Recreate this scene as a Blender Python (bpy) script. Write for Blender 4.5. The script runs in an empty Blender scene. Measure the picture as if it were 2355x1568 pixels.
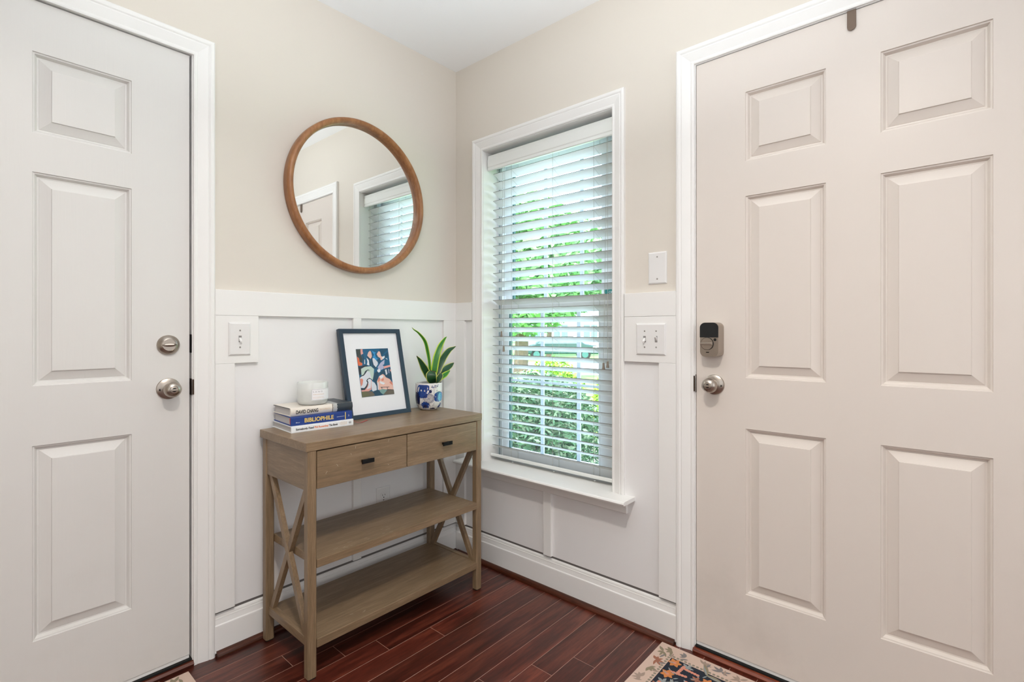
import bpy, bmesh, math, random
import numpy as np
from mathutils import Vector, Matrix
random.seed(7)
S = bpy.context.scene
COL = S.collection
PI = math.pi

# ------------------------------------------------------------------ camera, world, lights, exposure
CX, CY, CZ, YAW, FPX, V0 = -1.7676, -1.9417, 1.1272, 0.8494, 1157.57, 763.9
cd = bpy.data.cameras.new('camera'); cam = bpy.data.objects.new('camera', cd); COL.objects.link(cam)
cd.sensor_width = 36.0; cd.lens = FPX / 2355 * 36.0; cd.shift_y = (V0 - 784.0) / 2355.0
cd.clip_start = 0.02; cd.clip_end = 500
cam.location = (CX, CY, CZ); cam.rotation_euler = (PI / 2, 0, -YAW)
S.camera = cam

world = bpy.data.worlds.new('world'); S.world = world; world.use_nodes = True
wn = world.node_tree; wn.nodes.clear()
sky = wn.nodes.new('ShaderNodeTexSky'); sky.sky_type = 'NISHITA'; sky.sun_disc = False
sky.sun_elevation = math.radians(58); sky.sun_rotation = math.radians(250); sky.air_density = 1.0; sky.dust_density = 2.5
bg = wn.nodes.new('ShaderNodeBackground'); bg.inputs[1].default_value = 2.7
wo = wn.nodes.new('ShaderNodeOutputWorld')
hz = wn.nodes.new('ShaderNodeMix'); hz.data_type = 'RGBA'; hz.inputs[0].default_value = .55; hz.inputs[7].default_value = (.80, .84, .84, 1)   # thin high haze
wn.links.new(sky.outputs[0], hz.inputs[6]); wn.links.new(hz.outputs[2], bg.inputs[0]); wn.links.new(bg.outputs[0], wo.inputs[0])

def light(name, kind, loc, energy, color, rot=(0, 0, 0), **kw):
    l = bpy.data.lights.new(name, kind); l.energy = energy; l.color = color
    for k, v in kw.items(): setattr(l, k, v)
    o = bpy.data.objects.new(name, l); o.location = loc; o.rotation_euler = rot; COL.objects.link(o); return o
# sun from behind the house
light('sun', 'SUN', (0, 0, 8), 8.0, (1, .95, .86), rot=(math.radians(14), math.radians(-36), 0), angle=math.radians(.6))
# recessed ceiling downlight of the hall, over the camera
light('ceiling_downlight', 'SPOT', (-1.56, -1.68, 2.46), 108.0, (1.0, .905, .81), spot_size=math.radians(165), spot_blend=1.0, shadow_soft_size=.06)
# two cool fill panels added behind the camera, no real windows
light('side_fill', 'AREA', (-2.96, -2.6, 1.45), 11.0, (.80, .91, 1.0), rot=(0, math.radians(-90), 0), shape='RECTANGLE', size=1.7, size_y=1.9)
light('rear_fill', 'AREA', (-1.3, -4.15, 1.5), 20.0, (.88, .94, 1.0), rot=(math.radians(90), 0, 0), shape='RECTANGLE', size=2.2, size_y=1.9)
# upward fill light added near the camera to brighten the ceiling
light('ceiling_fill', 'AREA', (-1.40, -1.55, 1.38), 21.0, (.90, .96, 1.0), rot=(math.radians(180 - 8), math.radians(8), 0), shape='DISK', size=.3, spread=math.radians(125))
# sampling portal in the entry window (gives no light of its own)
pt = light('window_portal', 'AREA', (.20, -.56, 1.25), 1.0, (1, 1, 1), rot=(0, math.radians(90), 0), shape='RECTANGLE', size=1.55, size_y=.76)
pt.data.cycles.is_portal = True

vs = S.view_settings
vs.view_transform = 'Standard'; vs.look = 'None'; vs.gamma = 1.0; vs.use_curve_mapping = False; vs.exposure = 0.09

# ------------------------------------------------------------------ helpers
def hexc(h):
    h = h.lstrip('#'); c = [int(h[i:i + 2], 16) / 255 for i in (0, 2, 4)]
    return tuple(x / 12.92 if x <= .04045 else ((x + .055) / 1.055) ** 2.4 for x in c) + (1,)

FW = (math.sin(YAW), math.cos(YAW)); RT = (math.cos(YAW), -math.sin(YAW))
def ray(u, v):
    a = (u - 1177.5) / FPX
    return (FW[0] + a * RT[0], FW[1] + a * RT[1], -(v - V0) / FPX)
def onx(u, v, x): d = ray(u, v); t = (x - CX) / d[0]; return Vector((x, CY + t * d[1], CZ + t * d[2]))
def ony(u, v, y): d = ray(u, v); t = (y - CY) / d[1]; return Vector((CX + t * d[0], y, CZ + t * d[2]))

WL = {}
class MB:
    def __init__(s): s.v = []; s.f = []; s.m = []; s.sm = []
    def add(s, vs_, fs, mi=0, smooth=False):
        n = len(s.v); s.v += [Vector(q) for q in vs_]
        for f in fs: s.f.append([i + n for i in f]); s.m.append(mi); s.sm.append(smooth)
        return s
    def box(s, x0, x1, y0, y1, z0, z1, mi=0):
        x0, x1 = min(x0, x1), max(x0, x1); y0, y1 = min(y0, y1), max(y0, y1); z0, z1 = min(z0, z1), max(z0, z1)
        return s.add([(x0, y0, z0), (x1, y0, z0), (x1, y1, z0), (x0, y1, z0), (x0, y0, z1), (x1, y0, z1), (x1, y1, z1), (x0, y1, z1)],
                     [(0, 3, 2, 1), (4, 5, 6, 7), (0, 1, 5, 4), (1, 2, 6, 5), (2, 3, 7, 6), (3, 0, 4, 7)], mi)
    def prism(s, loop0, loop1, mi=0, caps=True, smooth=False):
        n = len(loop0); fs = [(i, (i + 1) % n, n + (i + 1) % n, n + i) for i in range(n)]
        s.add(list(loop0) + list(loop1), fs, mi, smooth)
        if caps:
            s.add(loop0, [tuple(range(n - 1, -1, -1))], mi); s.add(loop1, [tuple(range(n))], mi)
        return s
    def bar(s, a, b, w, h, up=(0, 0, 1), mi=0):
        a, b = Vector(a), Vector(b); d = (b - a).normalized(); up = Vector(up)
        sd = d.cross(up).normalized() * w / 2; uu = sd.cross(d).normalized() * h / 2
        q = lambda p: [p - sd - uu, p + sd - uu, p + sd + uu, p - sd + uu]
        return s.prism(q(a), q(b), mi)
    def tube(s, pts, r, n=8, mi=0, caps=True):
        pts = [Vector(p) for p in pts]; rings = []
        for i, p in enumerate(pts):
            d = (pts[min(i + 1, len(pts) - 1)] - pts[max(i - 1, 0)]).normalized()
            ref = Vector((0, 0, 1)) if abs(d.z) < .9 else Vector((1, 0, 0))
            e1 = d.cross(ref).normalized(); e2 = d.cross(e1)
            rr = r[i] if isinstance(r, (list, tuple)) else r
            rings.append([p + (e1 * math.cos(2 * PI * k / n) + e2 * math.sin(2 * PI * k / n)) * rr for k in range(n)])
        base = len(s.v)
        for rg in rings: s.v += rg
        for i in range(len(rings) - 1):
            for k in range(n):
                s.f.append([base + i * n + k, base + i * n + (k + 1) % n, base + (i + 1) * n + (k + 1) % n, base + (i + 1) * n + k]); s.m.append(mi); s.sm.append(True)
        if caps:
            s.f.append([base + k for k in range(n)][::-1]); s.m.append(mi); s.sm.append(False)
            s.f.append([base + (len(rings) - 1) * n + k for k in range(n)]); s.m.append(mi); s.sm.append(False)
        return s
    def lathe(s, prof, origin, axis, n=48, mi=0, caps=False, sx=1.0):
        """prof: list of (radius, height along axis)"""
        ax = Vector(axis).normalized(); ref = Vector((0, 0, 1)) if abs(ax.z) < .9 else Vector((0, 1, 0))
        e1 = ref.cross(ax).normalized(); e2 = ax.cross(e1).normalized(); o = Vector(origin); base = len(s.v)
        for r, h in prof:
            for k in range(n):
                a = 2 * PI * k / n
                s.v.append(o + ax * h + e1 * (r * math.cos(a) * sx) + e2 * (r * math.sin(a)))
        for i in range(len(prof) - 1):
            for k in range(n):
                s.f.append([base + i * n + k, base + i * n + (k + 1) % n, base + (i + 1) * n + (k + 1) % n, base + (i + 1) * n + k]); s.m.append(mi); s.sm.append(True)
        if caps:
            s.f.append([base + k for k in range(n)][::-1]); s.m.append(mi); s.sm.append(False)
            s.f.append([base + (len(prof) - 1) * n + k for k in range(n)]); s.m.append(mi); s.sm.append(False)
        return s

def tag(o, label=None, cat=None, group=None, kind=None):
    for k, v in (('label', label), ('category', cat), ('group', group), ('kind', kind)):
        if v: o[k] = v
    return o

def build(name, mb, mats, parent=None, bevel=0, seg=2, loc=None, solid=0, sub=0):
    if not isinstance(mats, (list, tuple)): mats = [mats]
    if parent is not None: base = WL[parent.name]
    elif loc is not None: base = Vector(loc)
    else:
        xs = [v.x for v in mb.v]; ys = [v.y for v in mb.v]; zs = [v.z for v in mb.v]
        base = Vector(((min(xs) + max(xs)) / 2, (min(ys) + max(ys)) / 2, min(zs)))
    me = bpy.data.meshes.new(name); me.from_pydata([v - base for v in mb.v], [], mb.f)
    for m in mats: me.materials.append(m)
    me.polygons.foreach_set('material_index', mb.m); me.polygons.foreach_set('use_smooth', mb.sm)
    me.validate(); me.update()
    bm = bmesh.new(); bm.from_mesh(me); bmesh.ops.remove_doubles(bm, verts=bm.verts, dist=1e-6)
    bmesh.ops.recalc_face_normals(bm, faces=bm.faces); bm.to_mesh(me); bm.free()
    if any(mb.sm): me.set_sharp_from_angle(angle=math.radians(34))
    o = bpy.data.objects.new(name, me); COL.objects.link(o)
    if parent is not None: o.parent = parent
    else: o.location = base
    WL[o.name] = base
    if solid: md = o.modifiers.new('s', 'SOLIDIFY'); md.thickness = solid; md.offset = 0
    if sub: md = o.modifiers.new('u', 'SUBSURF'); md.levels = md.render_levels = sub
    if bevel:
        md = o.modifiers.new('b', 'BEVEL'); md.width = bevel; md.segments = seg; md.limit_method = 'ANGLE'; md.angle_limit = math.radians(40)
    return o

def thing(name, loc, label, cat, group=None):
    o = bpy.data.objects.new(name, None); COL.objects.link(o); o.location = loc; o.empty_display_size = .05
    WL[o.name] = Vector(loc); tag(o, label, cat, group); return o

def text(name, s, mat, parent, origin, xdir, ydir, width=None, height=.01, bold=0, extrude=.00012, align='LEFT', shear=0, spacing=1.0):
    """flat print: letters as a thin mesh; origin = left baseline, width scales the line"""
    cu = bpy.data.curves.new(name, 'FONT'); cu.body = s; cu.size = 1; cu.offset = bold; cu.extrude = 0; cu.shear = shear; cu.space_character = spacing
    cu.resolution_u = 4
    t = bpy.data.objects.new(name + '_tmp', cu); COL.objects.link(t)
    dg = bpy.context.evaluated_depsgraph_get(); dg.update()
    me0 = bpy.data.meshes.new_from_object(t.evaluated_get(dg))
    vs_ = [v.co.copy() for v in me0.vertices]; fs = [list(p.vertices) for p in me0.polygons]
    bpy.data.objects.remove(t); bpy.data.curves.remove(cu); bpy.data.meshes.remove(me0)
    x0 = min(v.x for v in vs_); x1 = max(v.x for v in vs_)
    capH = .72
    sy = height / capH; sx = width / (x1 - x0) if width else sy
    X = Vector(xdir).normalized(); Y = Vector(ydir).normalized(); N = X.cross(Y).normalized(); o = Vector(origin)
    mb = MB(); mb.add([o + X * ((v.x - x0) * sx) + Y * (v.y * sy) + N * extrude for v in vs_], fs)
    return build(name, mb, mat, parent)

# ------------------------------------------------------------------ materials
def newmat(name):
    m = bpy.data.materials.new(name); m.use_nodes = True; nt = m.node_tree
    return m, nt, nt.nodes['Principled BSDF']
def setp(b, **k):
    for a, v in k.items():
        a = {'ior': 'IOR', 'coat': 'Coat Weight', 'coatr': 'Coat Roughness', 'spec': 'Specular IOR Level', 'trans': 'Transmission Weight', 'sss': 'Subsurface Weight', 'rough': 'Roughness', 'metal': 'Metallic', 'alpha': 'Alpha', 'sheen': 'Sheen Weight'}[a]
        b.inputs[a].default_value = v
def plain(name, col, rough=.5, bump=0, bscale=200, var=0, vscale=4, **k):
    m, nt, b = newmat(name); c = hexc(col) if isinstance(col, str) else col
    b.inputs['Base Color'].default_value = c; setp(b, rough=rough, **k)
    if bump or var:
        tc = nt.nodes.new('ShaderNodeTexCoord')
    if bump:
        n = nt.nodes.new('ShaderNodeTexNoise'); n.inputs['Scale'].default_value = bscale; n.inputs['Detail'].default_value = 3
        bp = nt.nodes.new('ShaderNodeBump'); bp.inputs['Strength'].default_value = bump; bp.inputs['Distance'].default_value = .002
        nt.links.new(tc.outputs['Object'], n.inputs['Vector']); nt.links.new(n.outputs['Fac'], bp.inputs['Height']); nt.links.new(bp.outputs[0], b.inputs['Normal'])
    if var:
        n = nt.nodes.new('ShaderNodeTexNoise'); n.inputs['Scale'].default_value = vscale; n.inputs['Detail'].default_value = 4
        mx = nt.nodes.new('ShaderNodeMix'); mx.data_type = 'RGBA'
        mx.inputs[6].default_value = tuple(x * (1 - var) for x in c[:3]) + (1,); mx.inputs[7].default_value = tuple(min(1, x * (1 + var)) for x in c[:3]) + (1,)
        nt.links.new(tc.outputs['Object'], n.inputs['Vector']); nt.links.new(n.outputs['Fac'], mx.inputs[0]); nt.links.new(mx.outputs[2], b.inputs['Base Color'])
    return m
def wood(name, dark, mid, lite, axis='x', scale=(2, 26, 26), rough=.4, bump=.08, coat=0, rnd=.0, fig=.5, spec=.5):
    m, nt, b = newmat(name); L = nt.links.new
    tc = nt.nodes.new('ShaderNodeTexCoord'); mp = nt.nodes.new('ShaderNodeMapping')
    sc = {'x': scale, 'y': (scale[1], scale[0], scale[2]), 'z': (scale[1], scale[2], scale[0])}[axis]
    mp.inputs['Scale'].default_value = sc
    oi = nt.nodes.new('ShaderNodeObjectInfo'); ml = nt.nodes.new('ShaderNodeVectorMath'); ml.operation = 'SCALE'; ml.inputs['Scale'].default_value = 31.0
    cb = nt.nodes.new('ShaderNodeCombineXYZ'); L(oi.outputs['Random'], cb.inputs[0]); L(oi.outputs['Random'], cb.inputs[1]); L(oi.outputs['Random'], cb.inputs[2])
    L(cb.outputs[0], ml.inputs[0]); L(ml.outputs[0], mp.inputs['Location'])
    L(tc.outputs['Object'], mp.inputs['Vector'])
    n1 = nt.nodes.new('ShaderNodeTexNoise'); n1.inputs['Scale'].default_value = 1.0; n1.inputs['Detail'].default_value = 5; n1.inputs['Distortion'].default_value = 1.2
    n2 = nt.nodes.new('ShaderNodeTexNoise'); n2.inputs['Scale'].default_value = 6.0; n2.inputs['Detail'].default_value = 6; n2.inputs['Roughness'].default_value = .7
    L(mp.outputs[0], n1.inputs['Vector']); L(mp.outputs[0], n2.inputs['Vector'])
    mx = nt.nodes.new('ShaderNodeMath'); mx.operation = 'MULTIPLY_ADD'; L(n1.outputs['Fac'], mx.inputs[0]); mx.inputs[1].default_value = fig
    m2 = nt.nodes.new('ShaderNodeMath'); m2.operation = 'MULTIPLY'; L(n2.outputs['Fac'], m2.inputs[0]); m2.inputs[1].default_value = 1 - fig
    L(m2.outputs[0], mx.inputs[2])
    cr = nt.nodes.new('ShaderNodeValToRGB'); e = cr.color_ramp.elements
    e[0].position = .36; e[0].color = hexc(dark); e[1].position = .64; e[1].color = hexc(lite); k = e.new(.5); k.color = hexc(mid)
    L(mx.outputs[0], cr.inputs[0])
    hs = nt.nodes.new('ShaderNodeHueSaturation'); mr = nt.nodes.new('ShaderNodeMapRange'); mr.inputs[3].default_value = 1 - rnd; mr.inputs[4].default_value = 1 + rnd
    L(oi.outputs['Random'], mr.inputs[0]); L(mr.outputs[0], hs.inputs['Value']); L(cr.outputs[0], hs.inputs['Color']); L(hs.outputs[0], b.inputs['Base Color'])
    bp = nt.nodes.new('ShaderNodeBump'); bp.inputs['Strength'].default_value = bump; bp.inputs['Distance'].default_value = .001
    L(n2.outputs['Fac'], bp.inputs['Height']); L(bp.outputs[0], b.inputs['Normal'])
    setp(b, rough=rough, coat=coat, coatr=.18, spec=spec)
    return m

M = {}
M['paint'] = plain('wall_paint', '#ded6cb', .7, bump=.06, bscale=300, spec=.3)
M['white'] = plain('trim_paint', '#f0eeeb', .38, bump=.02, bscale=60)
M['wainscot'] = plain('wainscot_paint', '#eeeceb', .42, bump=.05, bscale=40)
M['ceiling'] = plain('ceiling_paint', '#f6f7f7', .85, bump=.1, bscale=250)
M['gap'] = plain('gap_shade_grey', '#6f6a67', .9)  # shadow of the recess above the baseboard, put in as flat grey
M['hall'] = plain('hall_paint', '#d9cfc4', .8)
# door skin: embossed wood grain, faint scuffs low down
def doormat(name, col, grime):
    m, nt, b = newmat(name); L = nt.links.new; setp(b, rough=.36)
    tc = nt.nodes.new('ShaderNodeTexCoord'); mp = nt.nodes.new('ShaderNodeMapping'); mp.inputs['Scale'].default_value = (60, 60, 2.2)
    w = nt.nodes.new('ShaderNodeTexNoise'); w.inputs['Scale'].default_value = 2.2; w.inputs['Detail'].default_value = 5; w.inputs['Distortion'].default_value = .8
    L(tc.outputs['Object'], mp.inputs[0]); L(mp.outputs[0], w.inputs['Vector'])
    bp = nt.nodes.new('ShaderNodeBump'); bp.inputs['Strength'].default_value = .10; bp.inputs['Distance'].default_value = .0015
    L(w.outputs['Fac'], bp.inputs['Height']); L(bp.outputs[0], b.inputs['Normal'])
    n = nt.nodes.new('ShaderNodeTexNoise'); n.inputs['Scale'].default_value = 3.2; n.inputs['Detail'].default_value = 7; n.inputs['Roughness'].default_value = .65
    cr = nt.nodes.new('ShaderNodeValToRGB'); cr.color_ramp.elements[0].position = .52; cr.color_ramp.elements[1].position = .75
    sx = nt.nodes.new('ShaderNodeSeparateXYZ'); mr = nt.nodes.new('ShaderNodeMapRange'); mr.inputs[1].default_value = .9; mr.inputs[2].default_value = 0; mr.inputs[3].default_value = 0; mr.inputs[4].default_value = grime
    L(tc.outputs['Object'], n.inputs['Vector']); L(n.outputs['Fac'], cr.inputs[0]); L(tc.outputs['Object'], sx.inputs[0]); L(sx.outputs[2], mr.inputs[0])
    mu = nt.nodes.new('ShaderNodeMath'); mu.operation = 'MULTIPLY'; L(cr.outputs[0], mu.inputs[0]); L(mr.outputs[0], mu.inputs[1])
    mx = nt.nodes.new('ShaderNodeMix'); mx.data_type = 'RGBA'; mx.inputs[6].default_value = hexc(col); mx.inputs[7].default_value = hexc('#c4bbb1')
    L(mu.outputs[0], mx.inputs[0]); L(mx.outputs[2], b.inputs['Base Color']); return m
M['door_l'] = doormat('door_paint_left', '#dedbd7', .25)
M['door_r'] = doormat('door_paint_right', '#dfd5cc', .5)
M['plank'] = wood('mahogany_floor', '#33140d', '#53241a', '#723929', 'x', (2.2, 20, 20), rough=.29, bump=.10, coat=.22, rnd=.22, fig=.55)
M['seam'] = plain('floor_seam', '#b08b7b', .6)
M['shoe'] = wood('mahogany_trim', '#28100a', '#46200f', '#5c2d1c', 'x', (2, 24, 24), rough=.35, bump=.05)
M['shoe_y'] = wood('mahogany_trim_y', '#28100a', '#46200f', '#5c2d1c', 'y', (2, 24, 24), rough=.35, bump=.05)
M['thresh'] = wood('threshold_wood', '#4a1c10', '#7d3a24', '#9a5236', 'y', (2, 24, 24), rough=.4, bump=.05)
M['thresh_x'] = wood('threshold_wood_x', '#2e120b', '#552617', '#6e3826', 'x', (2, 24, 24), rough=.45, bump=.05)
for ax in 'xyz':
    M['tw' + ax] = wood('table_wood_' + ax, '#736049', '#846d53', '#978065', ax, (2.5, 34, 34), rough=.36, bump=.10, rnd=.05, fig=.45)
M['scratch'] = plain('scratched_finish', '#c9bda9', .6)
M['black'] = plain('black_metal', '#17191c', .3, metal=.6)
M['rubber'] = plain('rubber', '#0c0c0c', .7)
M['nickel'] = plain('brushed_nickel', '#b0a69c', .30, metal=1.0)
M['nickel_d'] = plain('nickel_shadow', '#6f655c', .35, metal=1.0)
M['hole'] = plain('dark_hole', '#080706', .8)
M['bronze'] = plain('dark_bronze', '#4a3c31', .45, metal=.8)
M['hook'] = plain('hook_bronze', '#6b594b', .45, metal=.3)
M['glossblack'] = plain('black_plastic', '#15181b', .32)
M['plate'] = plain('plate_plastic', '#e8e6e4', .3)
M['screw'] = plain('plate_screw', '#a7a29b', .4)
M['slat'] = plain('blind_slat', '#eef0ec', .35)
M['slat_edge'] = plain('slat_cut_edge', '#77766f', .6)  # shade on the backlit front edges, put into the slat colour
M['cord'] = plain('blind_cord', '#b9bab2', .7)
M['tassel'] = plain('tassel_wood', '#8b7f73', .5)
M['vinyl'] = plain('window_vinyl', '#eef2f4', .35)
M['grille'] = plain('window_grille', '#cfdbe4', .4)
M['track'] = plain('window_track', '#9fb0b8', .5)
M['gasket'] = plain('window_gasket', '#2d5a55', .5)
M['frame_wood'] = wood('mirror_frame_wood', '#845531', '#9a673e', '#b07c50', 'z', (4, 14, 14), rough=.38, bump=.06)
M['mirror'] = plain('mirror_glass', '#f2f4f2', .0, metal=1.0)
M['navy'] = plain('navy_frame', '#253848', .35)
M['mat'] = plain('mat_board', '#f5f4f6', .8)
M['navy_book'] = plain('blue_cloth', '#173a84', .5)
M['cream_book'] = plain('cream_jacket', '#e6ddd1', .35)
M['slate_book'] = plain('slate_jacket', '#353e46', .35)
M['white_book'] = plain('white_cover', '#eceef0', .35)
M['dark_board'] = plain('book_board', '#23262a', .5)
M['grey_board'] = plain('book_board_grey', '#8f8b88', .6)
M['gold'] = plain('gold_foil', '#e2c56e', .4)
M['ink'] = plain('black_ink', '#1b1b1d', .6)
M['orange_ink'] = plain('orange_ink', '#ea8a56', .6)
M['tan_ink'] = plain('tan_ink', '#d9bf9d', .6)
M['grey_ink'] = plain('grey_ink', '#9b9da0', .6)
M['white_ink'] = plain('white_ink', '#e9eef6', .6)
M['marble'] = plain('jacket_photo', '#b9b9b6', .5, var=.35, vscale=60)
M['red'] = plain('ribbon_red', '#c2313c', .6)
m, nt, b = newmat('page_edges'); setp(b, rough=.8)
tc = nt.nodes.new('ShaderNodeTexCoord'); wv = nt.nodes.new('ShaderNodeTexWave'); wv.bands_direction = 'Z'; wv.inputs['Scale'].default_value = 420; wv.inputs['Distortion'].default_value = .6
cr = nt.nodes.new('ShaderNodeValToRGB'); cr.color_ramp.elements[0].color = hexc('#b4b0ae'); cr.color_ramp.elements[1].color = hexc('#d6d3d2')
nt.links.new(tc.outputs['Object'], wv.inputs['Vector']); nt.links.new(wv.outputs['Fac'], cr.inputs[0]); nt.links.new(cr.outputs[0], b.inputs['Base Color'])
M['pages'] = m
M['wax'] = plain('candle_wax', '#efe8d4', .5)
M['pot'] = plain('pot_glaze', '#e6e2df', .15, coat=.4)
M['pot_blue'] = plain('pot_blue', '#173f8c', .15, coat=.4)
M['pot_navy'] = plain('pot_navy', '#1b2350', .15, coat=.4)
M['pot_sky'] = plain('pot_sky', '#5fa6cf', .15, coat=.4)
M['soil'] = plain('potting_soil', '#2b211a', .9, bump=.6, bscale=400)
M['leaf_dark'] = plain('leaf_dark', '#1c4a26', .35, var=.35, vscale=60)
M['leaf_mid'] = plain('leaf_mid', '#2f7a22', .35, var=.3, vscale=60)
M['leaf_edge'] = plain('leaf_edge', '#b8cf35', .35)
M['leaf_edge2'] = plain('leaf_edge_yellow', '#cfd06a', .35)
M['leaf_tip'] = plain('leaf_tip', '#4c3a2c', .6)
# clear thin glass: transparent with a fresnel gloss
def glassmat(name, tint, gl=1.0):
    m, nt, b = newmat(name); nt.nodes.remove(b); out = nt.nodes['Material Output']
    tr = nt.nodes.new('ShaderNodeBsdfTransparent'); tr.inputs[0].default_value = tint
    g = nt.nodes.new('ShaderNodeBsdfGlossy'); g.inputs['Roughness'].default_value = .01
    fr = nt.nodes.new('ShaderNodeFresnel'); fr.inputs[0].default_value = 1.4
    mu = nt.nodes.new('ShaderNodeMath'); mu.operation = 'MULTIPLY'; mu.inputs[1].default_value = gl
    geo = nt.nodes.new('ShaderNodeNewGeometry'); inv = nt.nodes.new('ShaderNodeMath'); inv.operation = 'SUBTRACT'; inv.inputs[0].default_value = 1.0; nt.links.new(geo.outputs['Backfacing'], inv.inputs[1])
    m3 = nt.nodes.new('ShaderNodeMath'); m3.operation = 'MULTIPLY'; nt.links.new(fr.outputs[0], mu.inputs[0]); nt.links.new(mu.outputs[0], m3.inputs[0]); nt.links.new(inv.outputs[0], m3.inputs[1])
    mx = nt.nodes.new('ShaderNodeMixShader'); nt.links.new(m3.outputs[0], mx.inputs[0])
    nt.links.new(tr.outputs[0], mx.inputs[1]); nt.links.new(g.outputs[0], mx.inputs[2]); nt.links.new(mx.outputs[0], out.inputs[0]); return m
M['glass'] = glassmat('window_glass', (.95, .985, .975, 1))
M['pic_glass'] = glassmat('picture_glass', (.98, .98, .98, 1), .8)
m, nt, b = newmat('frosted_glass'); b.inputs['Base Color'].default_value = hexc('#f2f5f3'); setp(b, rough=.10, coat=.6)
tr = nt.nodes.new('ShaderNodeBsdfTransparent'); mx = nt.nodes.new('ShaderNodeMixShader'); mx.inputs[0].default_value = .55
nt.links.new(tr.outputs[0], mx.inputs[1]); nt.links.new(b.outputs[0], mx.inputs[2]); nt.links.new(mx.outputs[0], nt.nodes['Material Output'].inputs[0])
M['frost'] = m
# outdoors
M['lawn'] = plain('lawn_grass', '#6f9a4a', .9, var=.3, vscale=3)
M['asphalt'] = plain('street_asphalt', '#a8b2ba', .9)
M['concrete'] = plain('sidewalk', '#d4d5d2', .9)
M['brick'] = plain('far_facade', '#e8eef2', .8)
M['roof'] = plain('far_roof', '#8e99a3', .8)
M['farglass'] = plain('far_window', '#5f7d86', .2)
M['bark'] = plain('tree_bark', '#6a5a4c', .9, var=.3, vscale=12)
M['hedge_lime'] = plain('hedge_leaf', '#7aa62c', .6, var=.35, vscale=9)
M['shrub_leaf'] = plain('shrub_leaf', '#557a50', .5, var=.4, vscale=9)
M['shrub_pale'] = plain('shrub_leaf_pale', '#8ea07c', .5, var=.3, vscale=9)
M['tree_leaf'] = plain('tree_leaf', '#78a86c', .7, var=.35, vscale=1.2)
M['carpaint'] = plain('teal_car_paint', '#1c3d3b', .25, coat=.6)
M['siding'] = plain('house_siding', '#e3e6e6', .7)
M['teal'] = plain('sticker_teal', '#2f8c86', .4)

# ------------------------------------------------------------------ room shell
H = 2.474
# left door: x -1.2087 .. -2.123 ; right door: y -1.2551 .. -2.175 ; window y -.199 .. -.924, z .495 .. 2.020
mb = MB()
mb.box(-3.1, -2.150, .0, .13, -.02, H); mb.box(-2.150, -1.188, .0, .13, 2.090, H); mb.box(-1.188, .16, .0, .13, -.02, H)
wl = build('wall_left', mb, M['paint'], loc=(-1.5, 0, 0)); tag(wl, 'greige painted wall behind the round mirror, white panelled below', kind='structure')
mb = MB(); T = .16
mb.box(0, T, .0, -.192, -.02, H); mb.box(0, T, -.192, -.930, -.02, .478); mb.box(0, T, -.192, -.930, 2.026, H)
mb.box(0, T, -.930, -1.236, -.02, H); mb.box(0, T, -1.236, -2.200, 2.092, H); mb.box(0, T, -2.200, -4.3, -.02, H)
wr = build('wall_right', mb, M['paint'], loc=(0, -1.5, 0)); tag(wr, 'beige painted wall with the window and the front door', kind='structure')
wb = build('wall_back', MB().box(-3.1, .16, -4.3, -4.4, -.02, H), M['hall']); tag(wb, kind='structure')
wf = build('wall_hall', MB().box(-3.1, -3.2, -4.4, .13, -.02, H), M['hall']); tag(wf, kind='structure')
ce = build('ceiling', MB().box(-3.2, .16, -4.4, .13, H, H + .12), M['ceiling']); tag(ce, 'plain white ceiling', kind='structure')

# floor: sub-floor slab plus separate planks along x
fl = build('floor', MB().box(-3.1, 0, -4.3, .0, -.03, -.0005), M['seam'], loc=(-1.5, -1.5, 0)); tag(fl, 'dark reddish mahogany plank floor with pale seams', kind='structure')
P0, PW = -.0077, .0855
known = {2: -.980, 3: -.835, 4: -.713, 5: -.529, 9: -.609, 10: -.440, 11: -.314, 1: -.55, 0: -1.3, 6: -1.02, 7: -.84, 8: -.95, 12: -.78, 13: -.5}
def plank(x0, x1, y0, y1, mb=None):
    own = mb is None; mb = mb or MB(); g = .0008; c = .0005
    x0 += g; x1 -= g; ya = min(y0, y1) + g; yb = max(y0, y1) - g
    mb.prism([(x0, ya, -.0012), (x1, ya, -.0012), (x1, yb, -.0012), (x0, yb, -.0012)], [(x0, ya, -c * .6), (x1, ya, -c * .6), (x1, yb, -c * .6), (x0, yb, -c * .6)], caps=False)
    mb.prism([(x0, ya, -c * .6), (x1, ya, -c * .6), (x1, yb, -c * .6), (x0, yb, -c * .6)], [(x0 + c, ya + c, 0), (x1 - c, ya + c, 0), (x1 - c, yb - c, 0), (x0 + c, yb - c, 0)])
    if own: build('plank', mb, M['plank'], fl)
far = MB()
for r in range(-1, 50):
    yt = P0 - PW * r
    if yt > -.001: yt = -.001
    yb = P0 - PW * (r + 1)
    if yb < -4.3: break
    rr = random.Random(r * 13 + 5); x = 0.0; cuts = []
    k = known.get(r, -rr.uniform(.25, 1.0)); cuts.append(k); x = k
    while x > -3.0:
        x -= rr.uniform(.45, 1.15); cuts.append(max(x, -3.1))
    xs = [-.001] + cuts
    for a, b_ in zip(xs[:-1], xs[1:]):
        if a - b_ < .03: continue
        if r < 24 and a > -2.2: plank(b_, a, yb, yt)
        else: plank(b_, a, yb, yt, far)
fo = build('distant_planks', far, M['plank'], fl); fo['kind'] = 'stuff'

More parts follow.
